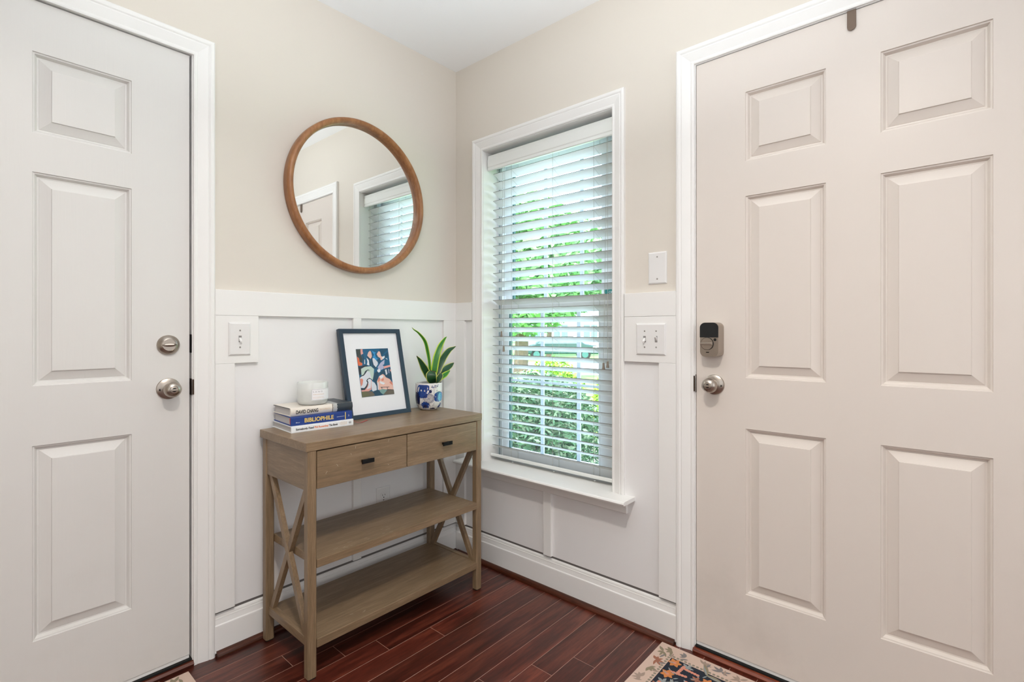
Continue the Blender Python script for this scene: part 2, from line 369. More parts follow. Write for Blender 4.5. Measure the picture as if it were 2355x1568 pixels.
# ---- mouldings
def strip(mb, prof, axis, a0, a1, wdir, base, m0=0.0, m1=0.0, out=(0, 0, 0), mi=0):
    """extrude profile [(w,t)] from a0 to a1 along axis; w along wdir, t along out; m0/m1 mitre factors"""
    A = Vector(axis); W = Vector(wdir); O = Vector(out); B = Vector(base)
    mb.prism([B + A * (a0 - m0 * w) + W * w + O * t for w, t in prof], [B + A * (a1 + m1 * w) + W * w + O * t for w, t in prof], mi)
CAS = [(0, 0), (0, .009), (.004, .0105), (.009, .0100), (.012, .0088), (.026, .0125), (.036, .0150), (.041, .0162), (.045, .0150), (.049, .0178), (.053, .0186), (.059, .0182), (.0635, .0150), (.0635, 0)]
def scaled(prof, w): k = w / prof[-1][0]; return [(a * k, t) for a, t in prof]

LFT = (0, -1, 0); RGT = (-1, 0, 0)
def casing_set(parent, axis, lo, hi, top, ztop_w, out, w, z0=0.0, names=('casing',) * 3, wl_=None, wr_=None):
    """legs at axis coordinate lo and hi (inner edges, lo<hi), head above `top`"""
    A = Vector(axis)
    wl_ = wl_ or w; wr_ = wr_ or w
    for s_, c, ww in ((-1, lo, wl_), (1, hi, wr_)):
        mb = MB(); strip(mb, scaled(CAS, ww), (0, 0, 1), z0, top, A * s_, A * c, 0, w / ww, out); build('casing', mb, M['white'], parent)
    mb = MB(); strip(mb, scaled(CAS, w), axis, lo, hi, (0, 0, 1), (0, 0, top), wl_ / w, wr_ / w, out); build('casing', mb, M['white'], parent)

# ---- board and batten (children of the walls)
bt = .018
def batten(x0, x1, z0, z1, side, name='batten', t=bt):
    mb = MB()
    if side == 'L': mb.box(x0, x1, 0, -t, z0, z1)
    else: mb.box(0, -t, x0, x1, z0, z1)
    return build(name, mb, M['white'], wl if side == 'L' else wr, bevel=.0012)
def skin(side, a, b_, z0, z1):
    mb = MB()
    if side == 'L': mb.box(a, b_, 0, -.0045, z0, z1)
    else: mb.box(0, -.0045, a, b_, z0, z1)
    build('wainscot_panel', mb, M['wainscot'], wl if side == 'L' else wr)
RT_, RB_ = 1.2765, 1.187
batten(-1.1365, -bt, RB_, RT_, 'L', 'chair_rail'); batten(0, -.1340, RB_, RT_, 'R', 'chair_rail'); batten(-.981, -1.1870, RB_, RT_, 'R', 'chair_rail')
batten(-1.1365, -1.0737, .152, 1.0168, 'L'); batten(-1.1365, -.9925, 1.0170, RB_ - .0004, 'L', 'switch_backing_board')
batten(-.6035, -.565, .152, RB_, 'L'); batten(-.0975, -bt, .152, RB_, 'L')
batten(0, -.0815, .152, RB_, 'R'); batten(-.5845, -.6265, .152, .428, 'R'); batten(-1.1225, -1.1870, .152, 1.0144, 'R')
batten(-.981, -1.1870, 1.0147, RB_ - .0006, 'R', 'switch_backing_board')
skin('L', -1.13, -.005, .1515, RB_ + .01); skin('R', -.001, -.192, .1515, RB_ + .01); skin('R', -.192, -.930, .1515, .47); skin('R', -.93, -1.186, .1515, RB_ + .01)
BASE = [(.012, 0), (.012, .016), (.100, .016), (.104, .0155), (.107, .0120), (.122, .0095), (.127, .0093), (.1275, .0070), (.134, .0068), (.138, .0052), (.141, .0015), (.141, 0)]
mb = MB(); strip(mb, BASE, (1, 0, 0), -1.1375, -.0, (0, 0, 1), (0, 0, 0), 0, 0, LFT); bl = build('baseboard_left', mb, M['white']); tag(bl, kind='structure')
mb = MB(); strip(mb, BASE, (0, -1, 0), .016, 1.1870, (0, 0, 1), (0, 0, 0), 0, 0, RGT); br_ = build('baseboard_right', mb, M['white']); tag(br_, kind='structure')
QR = [(0, .016), (0, .0345), (.006, .0345), (.0115, .032), (.0155, .028), (.018, .022), (.019, .016)]
build('wall_gap', MB().box(-1.1365, -.002, .0, -.0012, .1405, .1520), M['gap'], bl); build('wall_gap', MB().box(.0, -.0012, -.002, -1.1870, .1405, .1520), M['gap'], br_)  # thin grey strips draw the shadow line over the baseboards
mb = MB(); strip(mb, QR, (1, 0, 0), -1.1332, -.017, (0, 0, 1), (0, 0, 0), 0, 0, LFT); build('shoe_molding', mb, M['shoe'], bl)
mb = MB(); strip(mb, QR, (0, -1, 0), .034, 1.1833, (0, 0, 1), (0, 0, 0), 0, 0, RGT); build('shoe_molding', mb, M['shoe_y'], br_)

# ------------------------------------------------------------------ doors
PROF = [(0, 0), (.0012, -.0035), (.005, -.0042), (.0075, -.0080), (.0105, -.0130), (.0145, -.0134), (.0160, -.0122), (.0380, -.0042), (.0405, -.0034), (.0411, -.0006), (.0425, -.0002)]
def make_door(root, side, e, face, dz, mat, out):
    """e: list of coordinates along the wall from latch edge: e0, panel a (2), panel b (2), e1"""
    def P(a, z, t):   # t = outwards into the room
        return (a, face - t, z) if side == 'L' else (face - t, a, z)
    zt, zb = 2.0693 + dz, .0371
    pz = [(1.9255 + dz, 1.6958 + dz), (1.5797, .9751), (.8065, .2551)]
    def bx(mb, a0, a1, z0, z1):
        a0, a1 = min(a0, a1), max(a0, a1)
        if side == 'L': mb.box(a0, a1, face, face + .044, z0, z1)
        else: mb.box(face, face + .044, a0, a1, z0, z1)
    mb = MB(); bx(mb, e[0], e[1], zb, zt); bx(mb, e[2], e[3], zb, zt); bx(mb, e[4], e[5], zb, zt)
    for a0, a1 in ((e[1], e[2]), (e[3], e[4])):
        bx(mb, a0, a1, pz[0][0], zt); bx(mb, a0, a1, pz[1][0], pz[0][1]); bx(mb, a0, a1, pz[2][0], pz[1][1]); bx(mb, a0, a1, zb, pz[2][1])
    slab = build('door_slab', mb, mat, root)
    for a0, a1 in ((e[1], e[2]), (e[3], e[4])):
        lo, hi = min(a0, a1), max(a0, a1)
        for (zt_, zb_) in pz:
            mb = MB(); loops = [[P(lo + w, zb_ + w, t), P(hi - w, zb_ + w, t), P(hi - w, zt_ - w, t), P(lo + w, zt_ - w, t)] for w, t in PROF]
            for l0, l1 in zip(loops[:-1], loops[1:]): mb.prism(l0, l1, caps=False)
            mb.add(loops[-1], [(0, 1, 2, 3)]); mb.add([P(lo, zb_, -.03), P(hi, zb_, -.03), P(hi, zt_, -.03), P(lo, zt_, -.03)], [(0, 1, 2, 3)])
            build('raised_panel', mb, mat, slab)
    # sweep at the foot
    mb = MB(); a0, a1 = min(e[0], e[5]), max(e[0], e[5])
    if side == 'L': mb.box(a0, a1, face + .003, face + .04, .024, .0362)
    else: mb.box(face + .003, face + .04, a0, a1, .024, .0362)
    build('door_sweep', mb, M['white'], root)
    return slab

d1 = thing('door_1', (-1.666, 0, 0), 'white six-panel door with nickel knob and deadbolt, left of the console table', None); tag(d1, kind='structure')
EL = [-1.2087, -1.3680, -1.5960, -1.7330, -1.9610, -2.1225]
make_door(d1, 'L', EL, .006, -.006, M['door_l'], (0, -1, 0))
casing_set(d1, (1, 0, 0), -2.1330, -1.2000, 2.0665, None, LFT, .0635)
mb = MB(); mb.box(-1.2030, -1.186, -.0005, .12, 0, 2.085); mb.box(-1.2150, -1.2030, .056, .10, .02, 2.064); build('jamb', mb, M['white'], d1)
mb = MB(); mb.box(-2.1300, -2.149, -.0005, .12, 0, 2.085); mb.box(-2.130, -2.116, .056, .10, .02, 2.064); build('jamb', mb, M['white'], d1)
mb = MB(); mb.box(-2.130, -1.2030, -.0005, .12, 2.0675, 2.0885); mb.box(-2.130, -1.2030, .056, .10, 2.050, 2.0675); build('jamb', mb, M['white'], d1)
mb = MB(); mb.box(-1.2086, -1.2031, .047, .0555, .02, 2.066); build('weather_strip', mb, M['hole'], d1)
TH = [(0, 0), (0, .030), (.008, .034), (.015, .028), (.018, .012), (.018, -.05), (0, -.05)]
mb = MB(); strip(mb, [(w, t - .020) for w, t in TH], (1, 0, 0), -2.130, -1.2000, (0, 0, 1), (0, 0, .0005), 0, 0, LFT); mb.box(-2.130, -1.203, .02, .12, .0, .023); build('threshold', mb, M['thresh_x'], d1)
build('threshold_gasket', MB().box(-2.128, -1.2035, -.004, .046, .0190, .0238), M['hole'], d1)

d2 = thing('door_2', (0, -1.715, 0), 'white six-panel front door with smart deadbolt and nickel knob at the right', None); tag(d2, kind='structure')
ER = [-1.2551, -1.4191, -1.6491, -1.7832, -2.0154, -2.1755]
make_door(d2, 'R', ER, .002, 0, M['door_r'], (-1, 0, 0))
casing_set(d2, (0, -1, 0), 1.2500, 2.1810, 2.0735, None, RGT, .0630)
mb = MB(); mb.box(-.0005, .12, -1.2530, -1.235, 0, 2.09); mb.box(.052, .10, -1.253, -1.2640, .02, 2.072); build('jamb', mb, M['white'], d2)
mb = MB(); mb.box(-.0005, .12, -2.1780, -2.199, 0, 2.09); mb.box(.052, .10, -2.178, -2.164, .02, 2.072); build('jamb', mb, M['white'], d2)
mb = MB(); mb.box(-.0005, .12, -2.178, -1.2530, 2.0715, 2.0915); mb.box(.052, .10, -2.178, -1.2530, 2.054, 2.0715); build('jamb', mb, M['white'], d2)
build('weather_strip', MB().box(.046, .0515, -1.2550, -1.2531, .02, 2.07), M['hole'], d2)
mb = MB(); strip(mb, [(w, t - .016) for w, t in TH], (0, -1, 0), 1.2480, 2.1770, (0, 0, 1), (0, 0, .0005), 0, 0, RGT); mb.box(.02, .12, -2.178, -1.253, 0, .023); build('threshold', mb, M['thresh'], d2)
build('threshold_gasket', MB().box(-.006, .046, -2.176, -1.2535, .0190, .0238), M['hole'], d2)

def hardware(root, side, a, z, face, sgn):
    """round knob with rosette; sgn: direction of the small hole beside the knob"""
    out = (0, -1, 0) if side == 'L' else (-1, 0, 0)
    o = (a, face, z) if side == 'L' else (face, a, z)
    mb = MB().lathe([(.0345, 0), (.0345, .003), (.0335, .0055), (.028, .0085), (.020, .0105), (.0135, .0120), (.0125, .0125)], o, out, caps=True)
    ro = build('door_knob', mb, M['nickel'], root)
    mb = MB().lathe([(.0115, .011), (.0110, .020), (.0125, .026), (.0190, .032), (.0243, .040), (.0255, .048), (.0235, .056), (.0180, .062), (.0125, .0645), (.0118, .0640), (.0116, .0655), (.0105, .0660), (.0001, .0655)], o, out)
    build('knob', mb, M['nickel'], ro)
    O = Vector(o); N = Vector(out); A = Vector((1, 0, 0) if side == 'L' else (0, 1, 0))
    mb = MB().lathe([(.0100, .0656), (.0001, .0662)], o, out, n=24); build('keyway', mb, M['hole'], ro)
    mb = MB().bar(O + N * .0685 - A * .0088, O + N * .0685 + A * .0088, .006, .0058, up=N); build('turn_button', mb, M['nickel'], ro, bevel=.001)
    mb = MB().lathe([(.0038, 0), (.0001, .0002)], O + N * .0093 + A * (sgn * .0245) - Vector((0, 0, .002)), out, n=20); build('pin_hole', mb, M['hole'], ro)
hardware(d1, 'L', -1.2696, .9416, .006, -1)
hardware(d2, 'R', -1.3174, .9465, .002, -1)
# round deadbolt on the left door
o = Vector((-1.2700, .006, 1.0855)); N = Vector((0, -1, 0))
mb = MB().lathe([(.0325, 0), (.0325, .004), (.031, .0075), (.0215, .0155), (.0195, .0165), (.0190, .0150), (.0001, .0150)], o, N, caps=False)
db = build('deadbolt', mb, M['nickel'], d1)
mb = MB(); pr_ = []
for i in range(9):
    t = i / 8 * 2 - 1; hw = .0062 * math.sqrt(max(0.02, 1 - t * t)); pr_.append((t * .0205, hw))
for i in range(8):
    (a0, h0), (a1, h1) = pr_[i], pr_[i + 1]
    q = lambda a, h: [o + Vector((a, -.014, -h)), o + Vector((a, -.0235, -h * .75)), o + Vector((a, -.0255, 0)), o + Vector((a, -.0235, h * .75)), o + Vector((a, -.014, h))]
    mb.prism(q(a0, h0), q(a1, h1), caps=(i in (0, 7)), smooth=True)
build('thumb_turn', mb, M['nickel'], db)
# smart lock on the right door
def rrect(cy, cz, w, h, r, x, n=8):
    pts = []
    for cx_, cz_, a0 in ((w / 2 - r, h / 2 - r, 0), (-w / 2 + r, h / 2 - r, 90), (-w / 2 + r, -h / 2 + r, 180), (w / 2 - r, -h / 2 + r, 270)):
        for k in range(n + 1):
            a = math.radians(a0 + 90 * k / n); pts.append(Vector((x, cy + cx_ + r * math.cos(a), cz + cz_ + r * math.sin(a))))
    return pts
ly, lz = -1.3155, 1.1020; LW, LH = .0680, .1180
mb = MB(); lp = [rrect(ly, lz, LW, LH, .018, .002), rrect(ly, lz, LW, LH, .018, -.020), rrect(ly, lz, LW - .003, LH - .001, .018, -.026), rrect(ly, lz, LW - .004, LH - .001, .018, -.040), rrect(ly, lz, LW - .007, LH - .004, .017, -.043)]
for l0, l1 in zip(lp[:-1], lp[1:]): mb.prism(l0, l1, caps=False, smooth=True)
mb.add(lp[-1], [tuple(range(len(lp[-1])))])
sl = build('smart_deadbolt', mb, M['nickel'], d2)
cut = lz + .0075
top = [p for p in rrect(ly, lz, LW - .006, LH - .003, .017, -.0434) if p.z > cut]
lo_ = [Vector((-.0434, top[-1].y, cut)), Vector((-.0434, top[0].y, cut))]
mb = MB(); l0 = top + lo_; mb.prism([p + Vector((.014, 0, 0)) for p in l0], [p + Vector((-.0012, 0, 0)) for p in l0]); build('battery_cover', mb, M['glossblack'], sl)
oc = Vector((-.0436, ly + .006, lz - .0135))
mb = MB().lathe([(.0215, 0), (.0215, .002), (.0205, .0026)], oc, (-1, 0, 0)); build('turn_ring', mb, M['hole'], sl)
mb = MB().lathe([(.0200, 0), (.0200, .0035), (.0001, .0036)], oc, (-1, 0, 0)); build('turn_disc', mb, M['nickel'], sl)
mb = MB().bar(oc + Vector((-.0085, -.0200, 0)), oc + Vector((-.0085, .0200, 0)), .0075, .0105, up=(1, 0, 0)); build('thumb_turn', mb, M['nickel'], sl, bevel=.0012)
mb = MB().lathe([(.0048, .0006), (.0001, .0008)], (-.0430, ly - .0200, lz + .0000), (-1, 0, 0), n=20); build('sensor_hole', mb, M['hole'], sl)
build('indicator_slot', MB().box(-.0434, -.0437, ly + .000, ly + .010, lz - .0445, lz - .0415), M['hole'], sl)
# strike plates
build('strike_plate', MB().box(-1.2032, -1.2046, -.0012, .024, .9150, .9700).box(-1.2046, -1.1995, -.0105, -.0090, .9170, .9680), M['bronze'], d1)
build('strike_plate', MB().box(-1.2032, -1.2046, .000, .024, 1.0580, 1.1200), M['hole'], d1)
build('strike_plate', MB().box(-.0012, .024, -1.2531, -1.2543, .9150, .9780).box(-.0105, -.0090, -1.2543, -1.2496, .9190, .9740), M['bronze'], d2)

# over-the-door hook strap
hk = thing('over_door_hook', (-.001, -1.7140, 2.012), 'small dark bronze over-door hook strap at the top of the front door', 'hook')
pts = [(-.001, -1.7035, 2.0712), (-.001, -1.7035, 2.0225)]
arc = [(-.001, -1.7145 + .0110 * math.cos(a), 2.0235 + .0110 * math.sin(a)) for a in [math.radians(180 * k / 10 + 180) for k in range(11)]]
loop = [Vector((-.0006, -1.7255, 2.0712))] + [Vector((-.0006, p[1], p[2])) for p in arc] + [Vector((-.0006, -1.7035, 2.0712))]
mb = MB(); mb.prism(loop, [p + Vector((-.0028, 0, 0)) for p in loop]); build('strap', mb, M['hook'], hk)
build('top_bend', MB().box(-.0034, .040, -1.7255, -1.7035, 2.0694, 2.0712), M['hook'], hk)

# ------------------------------------------------------------------ window
w1 = thing('window_1', (0, -.56, .495), 'white cased window with blind, grilles and sill beside the front door', None); tag(w1, kind='structure')
casing_set(w1, (0, -1, 0), .1990, .9225, 2.0190, None, RGT, .0600, z0=.4955, wl_=.0640, wr_=.0550)
mb = MB(); mb.box(-.0005, .16, -.1925, -.2010, .495, 2.024); build('jamb', mb, M['white'], w1)
mb = MB(); mb.box(-.0005, .16, -.9205, -.9295, .495, 2.024); build('jamb', mb, M['white'], w1)
mb = MB(); mb.box(-.0005, .16, -.2010, -.9205, 2.0165, 2.0250); build('head_jamb', mb, M['white'], w1)
NOSE = [(-.0150, .080), (-.0150, .086), (-.0125, .0925), (-.0075, .0950), (-.0025, .0925), (0, .086), (0, -.10), (-.015, -.10)]
mb = MB(); loop = [(z, t) for z, t in NOSE]
mb.prism([Vector((-t, -.0800, .495 + z)) for z, t in loop], [Vector((-t, -1.0200, .495 + z)) for z, t in loop])
# keep the stool inside the opening only: a nosed board in front of the wall and a board between the jambs
mb = MB()
front = [(z, t) for z, t in NOSE if t > 0] + [(0, -.001), (-.015, -.001)]
mb.prism([Vector((-t, -.0800, .495 + z)) for z, t in front], [Vector((-t, -1.0200, .495 + z)) for z, t in front])
mb.box(.0005, .115, -.2005, -.9210, .4795, .495)
build('window_stool', mb, M['white'], w1)
AP = [(-.015, 0), (-.015, .040), (-.022, .036), (-.030, .028), (-.037, .0225), (-.042, .0220), (-.043, .020), (-.066, .0185), (-.069, .016), (-.069, 0)]
mb = MB(); mb.prism([Vector((-t, -.1180, .495 + z)) for z, t in AP], [Vector((-t, -.9900, .495 + z)) for z, t in AP]); build('apron', mb, M['white'], w1)
# sash frame
mb = MB(); mb.box(.102, .158, -.201, -.232, .4955, 2.016); mb.box(.102, .158, -.9205, -.890, .4955, 2.016); mb.box(.102, .158, -.232, -.890, 1.985, 2.016); mb.box(.106, .158, -.232, -.890, .4955, .512)
build('vinyl_frame', mb, M['vinyl'], w1)
build('frame_track', MB().box(.101, .104, -.2095, -.2185, .497, 2.016).box(.101, .104, -.224, -.2255, .497, 2.016), M['track'], w1)
def sash(x, z0, z1, nz):
    mb = MB(); ya, yb = -.232, -.890; s_ = .0400
    mb.box(x, x + .022, ya, ya - s_, z0, z1); mb.box(x, x + .022, yb, yb + s_ + .06, z0, z1); mb.box(x, x + .022, ya - s_, yb + s_ + .06, z1 - s_, z1); mb.box(x, x + .022, ya - s_, yb + s_ + .06, z0, z0 + s_)
    so = build('sash', mb, M['vinyl'], w1)
    g = MB()
    for c in (-.4770, -.6820): g.box(x + .008, x + .014, c - .0095, c + .0095, z0 + s_, z1 - s_)
    for k in range(1, nz):
        zc = z0 + s_ + (z1 - z0 - 2 * s_) * k / nz; g.box(x + .0085, x + .0135, ya - s_, yb + s_ + .06, zc - .0055, zc + .0055)
    build('muntin', g, M['grille'], so)
    build('gasket', MB().box(x + .004, x + .0215, ya - s_, ya - s_ - .006, z0 + s_, z1 - s_), M['gasket'], so)
    build('glass_pane', MB().box(x + .010, x + .0112, ya - s_, yb + s_ + .06, z0 + s_, z1 - s_), M['glass'], so)
    return so
sash(.1060, .5120, 1.2680, 2); up = sash(.1310, 1.2280, 1.9850, 2)
# security sticker on the upper pane, partly hidden by the casing
mb = MB(); c0 = onx(1404, 667, .1300); R8 = .034
mb.prism([c0 + Vector((0, R8 * math.cos(PI / 8 + k * PI / 4), R8 * .8 * math.sin(PI / 8 + k * PI / 4))) for k in range(8)], [c0 + Vector((-.0005, R8 * math.cos(PI / 8 + k * PI / 4), R8 * .8 * math.sin(PI / 8 + k * PI / 4))) for k in range(8)])
stk = build('security_sticker', mb, M['teal'], w1)
text('sticker_lettering', 'ON', M['white_ink'], stk, c0 + Vector((-.0008, .0075, -.014)), (0, -1, 0), (0, 0, 1), width=.022, height=.0105, bold=.01, extrude=.0004)

# ---- blind
bl_ = thing('window_blind', (.06, -.56, .51), 'white wooden venetian blind with tilted slats hanging in the window', 'window blind')
mb = MB(); vp = [(1.9240, .030), (1.9240, .0265), (1.9275, .0240), (1.940, .0250), (1.944, .0230), (1.978, .0230), (1.984, .0255), (1.997, .0262), (1.9995, .0290), (1.9995, .036), (1.928, .036)]
mb.prism([Vector((x, -.2060, z)) for z, x in vp], [Vector((x, -.9190, z)) for z, x in vp]); build('valance', mb, M['slat'], bl_)
build('headrail', MB().box(.046, .092, -.208, -.917, 1.9480, 1.9880), M['slat'], bl_)
ps = .0448; zs0 = 1.9130; tl = math.radians(25.5)
smesh = None; slats = []
for i in range(31):
    zf = zs0 - ps * i; yl = -.2165 + .0070 * i / 30; dx = random.uniform(-.0008, .0008); dzz = random.uniform(-.0008, .0008)
    if smesh is None:
        mb = MB(); up_ = []; dn = []
        for k in range(5):
            t = k / 4; cx_ = .0505 * t * math.cos(tl); cz_ = -.0505 * t * math.sin(tl); bow = .0016 * math.sin(PI * t)
            up_.append((cx_ + bow * math.sin(tl) + .0013 * math.sin(tl), cz_ + bow * math.cos(tl) + .0013 * math.cos(tl))); dn.append((cx_ + bow * math.sin(tl) - .0013 * math.sin(tl), cz_ + bow * math.cos(tl) - .0013 * math.cos(tl)))
        loop = up_ + dn[::-1]
        mb.prism([Vector((.0535 + a, -.2165, zf + c)) for a, c in loop], [Vector((.0535 + a, -.9150, zf + c)) for a, c in loop])
        mb.m[len(loop) - 1] = 1
        s0 = build('slat', mb, [M['slat'], M['slat_edge']], bl_); smesh = s0; slats.append(s0)
    else:
        s1 = s0.copy(); COL.objects.link(s1); s1.parent = bl_; s1.location = (dx, (yl + .2165), -ps * i + dzz); slats.append(s1)
mb = MB(); rp = [(.5140, .0430), (.5230, .0420), (.5290, .0440), (.5110, .0930), (.5050, .0930), (.5000, .0880)]
mb.prism([Vector((x, -.2070, z)) for z, x in rp], [Vector((x, -.9150, z)) for z, x in rp]); br2 = build('bottom_rail', mb, M['slat'], bl_, bevel=.0012)
for yc in (-.338, -.585, -.800):
    mb = MB(); mb.tube([(.0515, yc, 1.948), (.0515, yc, .516)], .0008, 5); mb.tube([(.1005, yc, 1.948), (.1000, yc, .508)], .0008, 5)
    for i in range(31):
        z = zs0 - ps * i; mb.tube([(.052, yc, z - .002), (.100, yc, z - .0255)], .0005, 4)
    build('ladder_cord', mb, M['cord'], bl_)
    mb = MB().lathe([(.004, 0), (.005, .002), (.003, .004)], (.060, yc, .4985), (0, 0, 1), n=12, caps=True); build('cord_button', mb, M['slat'], bl_)
def cordset(u0, u1, vbot, us):
    x = .038; a = onx(us, 395, x); a.z = 1.93; b1 = onx(u1, vbot, x)
    mb = MB().tube([(x, a.y, 1.935), (x, b1.y, b1.z)], .0009, 5); co = build('pull_cord', mb, M['cord'], bl_)
    r = .0058
    mb = MB().lathe([(.0030, .0), (.0042, -.0015), (.0045, -.010), (.0052, -.017), (.0064, -.024), (.0056, -.0275), (.002, -.0278)], (x, b1.y, b1.z + .001), (0, 0, 1), n=16, caps=True); build('tassel', mb, M['tassel'], co)
cordset(1155, 1153.5, 762, 1157); cordset(1160, 1158.5, 796, 1161); cordset(1390, 1388, 835, 1396); cordset(1398, 1397.5, 831, 1398)

# ------------------------------------------------------------------ wall plates
def plate(name, label, cat, side, a, z, base, w, h, toggles=(), blank=False, outlet=False):
    N = Vector(LFT if side == 'L' else RGT); A = Vector((1, 0, 0) if side == 'L' else (0, -1, 0)); Z = Vector((0, 0, 1))
    C0 = A * (a if side == 'L' else -a) + N * base + Z * z
    root = thing(name, C0, label, cat)
    q = lambda hw, hh, t: [C0 - A * hw - Z * hh + N * t, C0 + A * hw - Z * hh + N * t, C0 + A * hw + Z * hh + N * t, C0 - A * hw + Z * hh + N * t]
    mb = MB(); L_ = [q(w / 2, h / 2, 0), q(w / 2, h / 2, .0018), q(w / 2 - .0012, h / 2 - .0012, .0040), q(w / 2 - .0050, h / 2 - .0050, .0062)]
    for l0, l1 in zip(L_[:-1], L_[1:]): mb.prism(l0, l1, caps=False)
    mb.add(L_[-1], [(0, 1, 2, 3)]); build('cover_plate', mb, M['plate'], root)
    def screw(p):
        mb = MB().lathe([(.0033, 0), (.0030, .0007), (.0001, .0009)], p + N * .0061, N, n=14); s_ = build('screw', mb, M['screw'], root)
        mb = MB().bar(p + N * .0072 - Z * .0024, p + N * .0072 + Z * .0024, .0007, .0003, up=N); build('screw_slot', mb, M['hole'], s_)
    if blank: screw(C0 + Z * .041); screw(C0 - Z * .041)
    for off, st in toggles:
        c = C0 + A * off
        screw(c + Z * .030); screw(c - Z * .030)
        mb = MB(); mb.prism([c + A * sx * .0050 + Z * sz * .0118 + N * .0063 for sx, sz in ((-1, -1), (1, -1), (1, 1), (-1, 1))], [c + A * sx * .0050 + Z * sz * .0118 + N * .0066 for sx, sz in ((-1, -1), (1, -1), (1, 1), (-1, 1))]); tg = build('toggle_slot', mb, M['grey_board'], root)
        s_ = st; pa = [c + A * sx * .0041 + Z * (sz * .0055) + N * .0060 for sx, sz in ((-1, -1), (1, -1), (1, 1), (-1, 1))]
        pb = [c + A * sx * .0032 + Z * (s_ * .0095 + sz * .0030) + N * .0165 for sx, sz in ((-1, -1), (1, -1), (1, 1), (-1, 1))]
        build('toggle', MB().prism(pa, pb), M['plate'], root, bevel=.0006)
    if outlet:
        for dz in (.0195, -.0195):
            c = C0 + Z * dz
            mb = MB(); n = 28; lp_ = []
            for k in range(n):
                t = 2 * PI * k / n; lp_.append(c + A * (.0172 * math.cos(t)) + Z * max(-.0128, min(.0128, .0172 * math.sin(t))) + N * .0060)
            mb.prism(lp_, [p + N * .0016 for p in lp_]); rc = build('receptacle', mb, M['plate'], root)
            for sx, hh in ((-.0062, .0042), (.0062, .0034)):
                mb = MB().bar(c + A * sx + N * .0078 + Z * (.003 - hh), c + A * sx + N * .0078 + Z * (.003 + hh), .0016, .0004, up=N); build('slot', mb, M['hole'], rc)
            mb = MB().lathe([(.0026, .0001), (.0001, .0002)], c - Z * .0075 + N * .0077, N, n=14); build('ground_hole', mb, M['hole'], rc)
        screw(C0)
    return root
plate('light_switch', 'white single toggle light switch on the left wall beside the door casing', 'light switch', 'L', -1.0585, 1.1035, .018, .0735, .1170, toggles=((0, -1),))
plate('light_switch', 'white double toggle light switch between the window and the front door', 'light switch', 'R', -1.0925, 1.1015, .018, .1170, .1170, toggles=((-.023, -1), (.023, 1)))
plate('blank_wall_plate', 'blank white wall plate above the double light switch', 'wall plate', 'R', -1.1110, 1.3665, .0, .0730, .1190, blank=True)
plate('electrical_outlet', 'white electrical outlet low on the wall behind the console table', 'outlet', 'L', -.4475, .3730, .0045, .0715, .1170, outlet=True)

# ------------------------------------------------------------------ mirror
mc = Vector((-.5680, 0, 1.7080))
mir = thing('round_mirror', (mc.x, 0, mc.z), 'round mirror in a brown wooden ring frame on the left wall', 'mirror')
ring = [(.300, .002), (.3265, .002), (.3275, .006), (.3275, .031), (.3262, .036), (.3225, .0405), (.3165, .0435), (.3105, .0430), (.3050, .0390), (.3020, .0335), (.3010, .028), (.3005, .011), (.300, .002)]
build('frame', MB().lathe(ring, mc, (0, -1, 0), n=128), M['frame_wood'], mir)
build('mirror_glass', MB().lathe([(.3000, .0125), (.0001, .0125)], mc, (0, -1, 0), n=128), M['mirror'], mir)
build('backing', MB().lathe([(.3005, .0115), (.3005, .0025)], mc, (0, -1, 0), n=96, caps=True), M['dark_board'], mir)

# ------------------------------------------------------------------ console table
tb = thing('console_table', (-.59, -.21, 0), 'brown-grey wooden console table with two drawers, two shelves and X sides', 'console table')
X0, X1, Y0, Y1 = -.9855, -.1940, -.3815, -.0350; lw = .0305; ZT = .771
def legs(x0, x1, y0, y1, sk):
    mb = MB(); c = .004
    def lp(z, s_):
        return [(x0 + c + s_, y0, z), (x1 - c + s_, y0, z), (x1 + s_, y0 + c, z), (x1 + s_, y1 - c, z), (x1 - c + s_, y1, z), (x0 + c + s_, y1, z), (x0 + s_, y1 - c, z), (x0 + s_, y0 + c, z)]
    mb.prism([Vector(p) for p in lp(.006, sk)], [Vector(p) for p in lp(.7415, 0)]); l = build('leg', mb, M['twz'], tb)
    build('leg_glide', MB().box(x0 + .004 + sk, x1 - .004 + sk, y0 + .004, y1 - .004, .0, .0062), M['rubber'], l)
for xa in (0, 1):
    for ya in (0, 1):
        x = X0 if xa == 0 else X1 - lw; y = Y0 + .001 if ya == 0 else Y1 - lw; legs(x, x + lw, y, y + lw, 0)
build('tabletop', MB().box(X0 - .0065, X1 + .0015, Y0 - .0005, -.0270, .7420, ZT), M['twx'], tb, bevel=.0018)
build('side_apron', MB().box(X0 + .0035, X0 + .020, Y0 + lw, Y1 - lw, .6115, .7400), M['twy'], tb, bevel=.001)
build('side_apron', MB().box(X1 - .0035, X1 - .020, Y0 + lw, Y1 - lw, .6115, .7400), M['twy'], tb, bevel=.001)
build('apron_reveal', MB().box(X0 + .0055, X0 + .0065, Y0 + lw + .0002, Y1 - lw - .0002, .7385, .7419).box(X0 + .0060, X0 + .0075, Y0 + lw, Y0 + lw + .0012, .612, .74), M['hole'], tb)
build('back_apron', MB().box(X0 + lw, X1 - lw, Y1 - .022, Y1 - .004, .6115, .7400), M['twx'], tb, bevel=.001)
build('drawer_box', MB().box(X0 + .022, X1 - .022, Y0 + .024, Y1 - .030, .6180, .7350), M['twx'], tb)
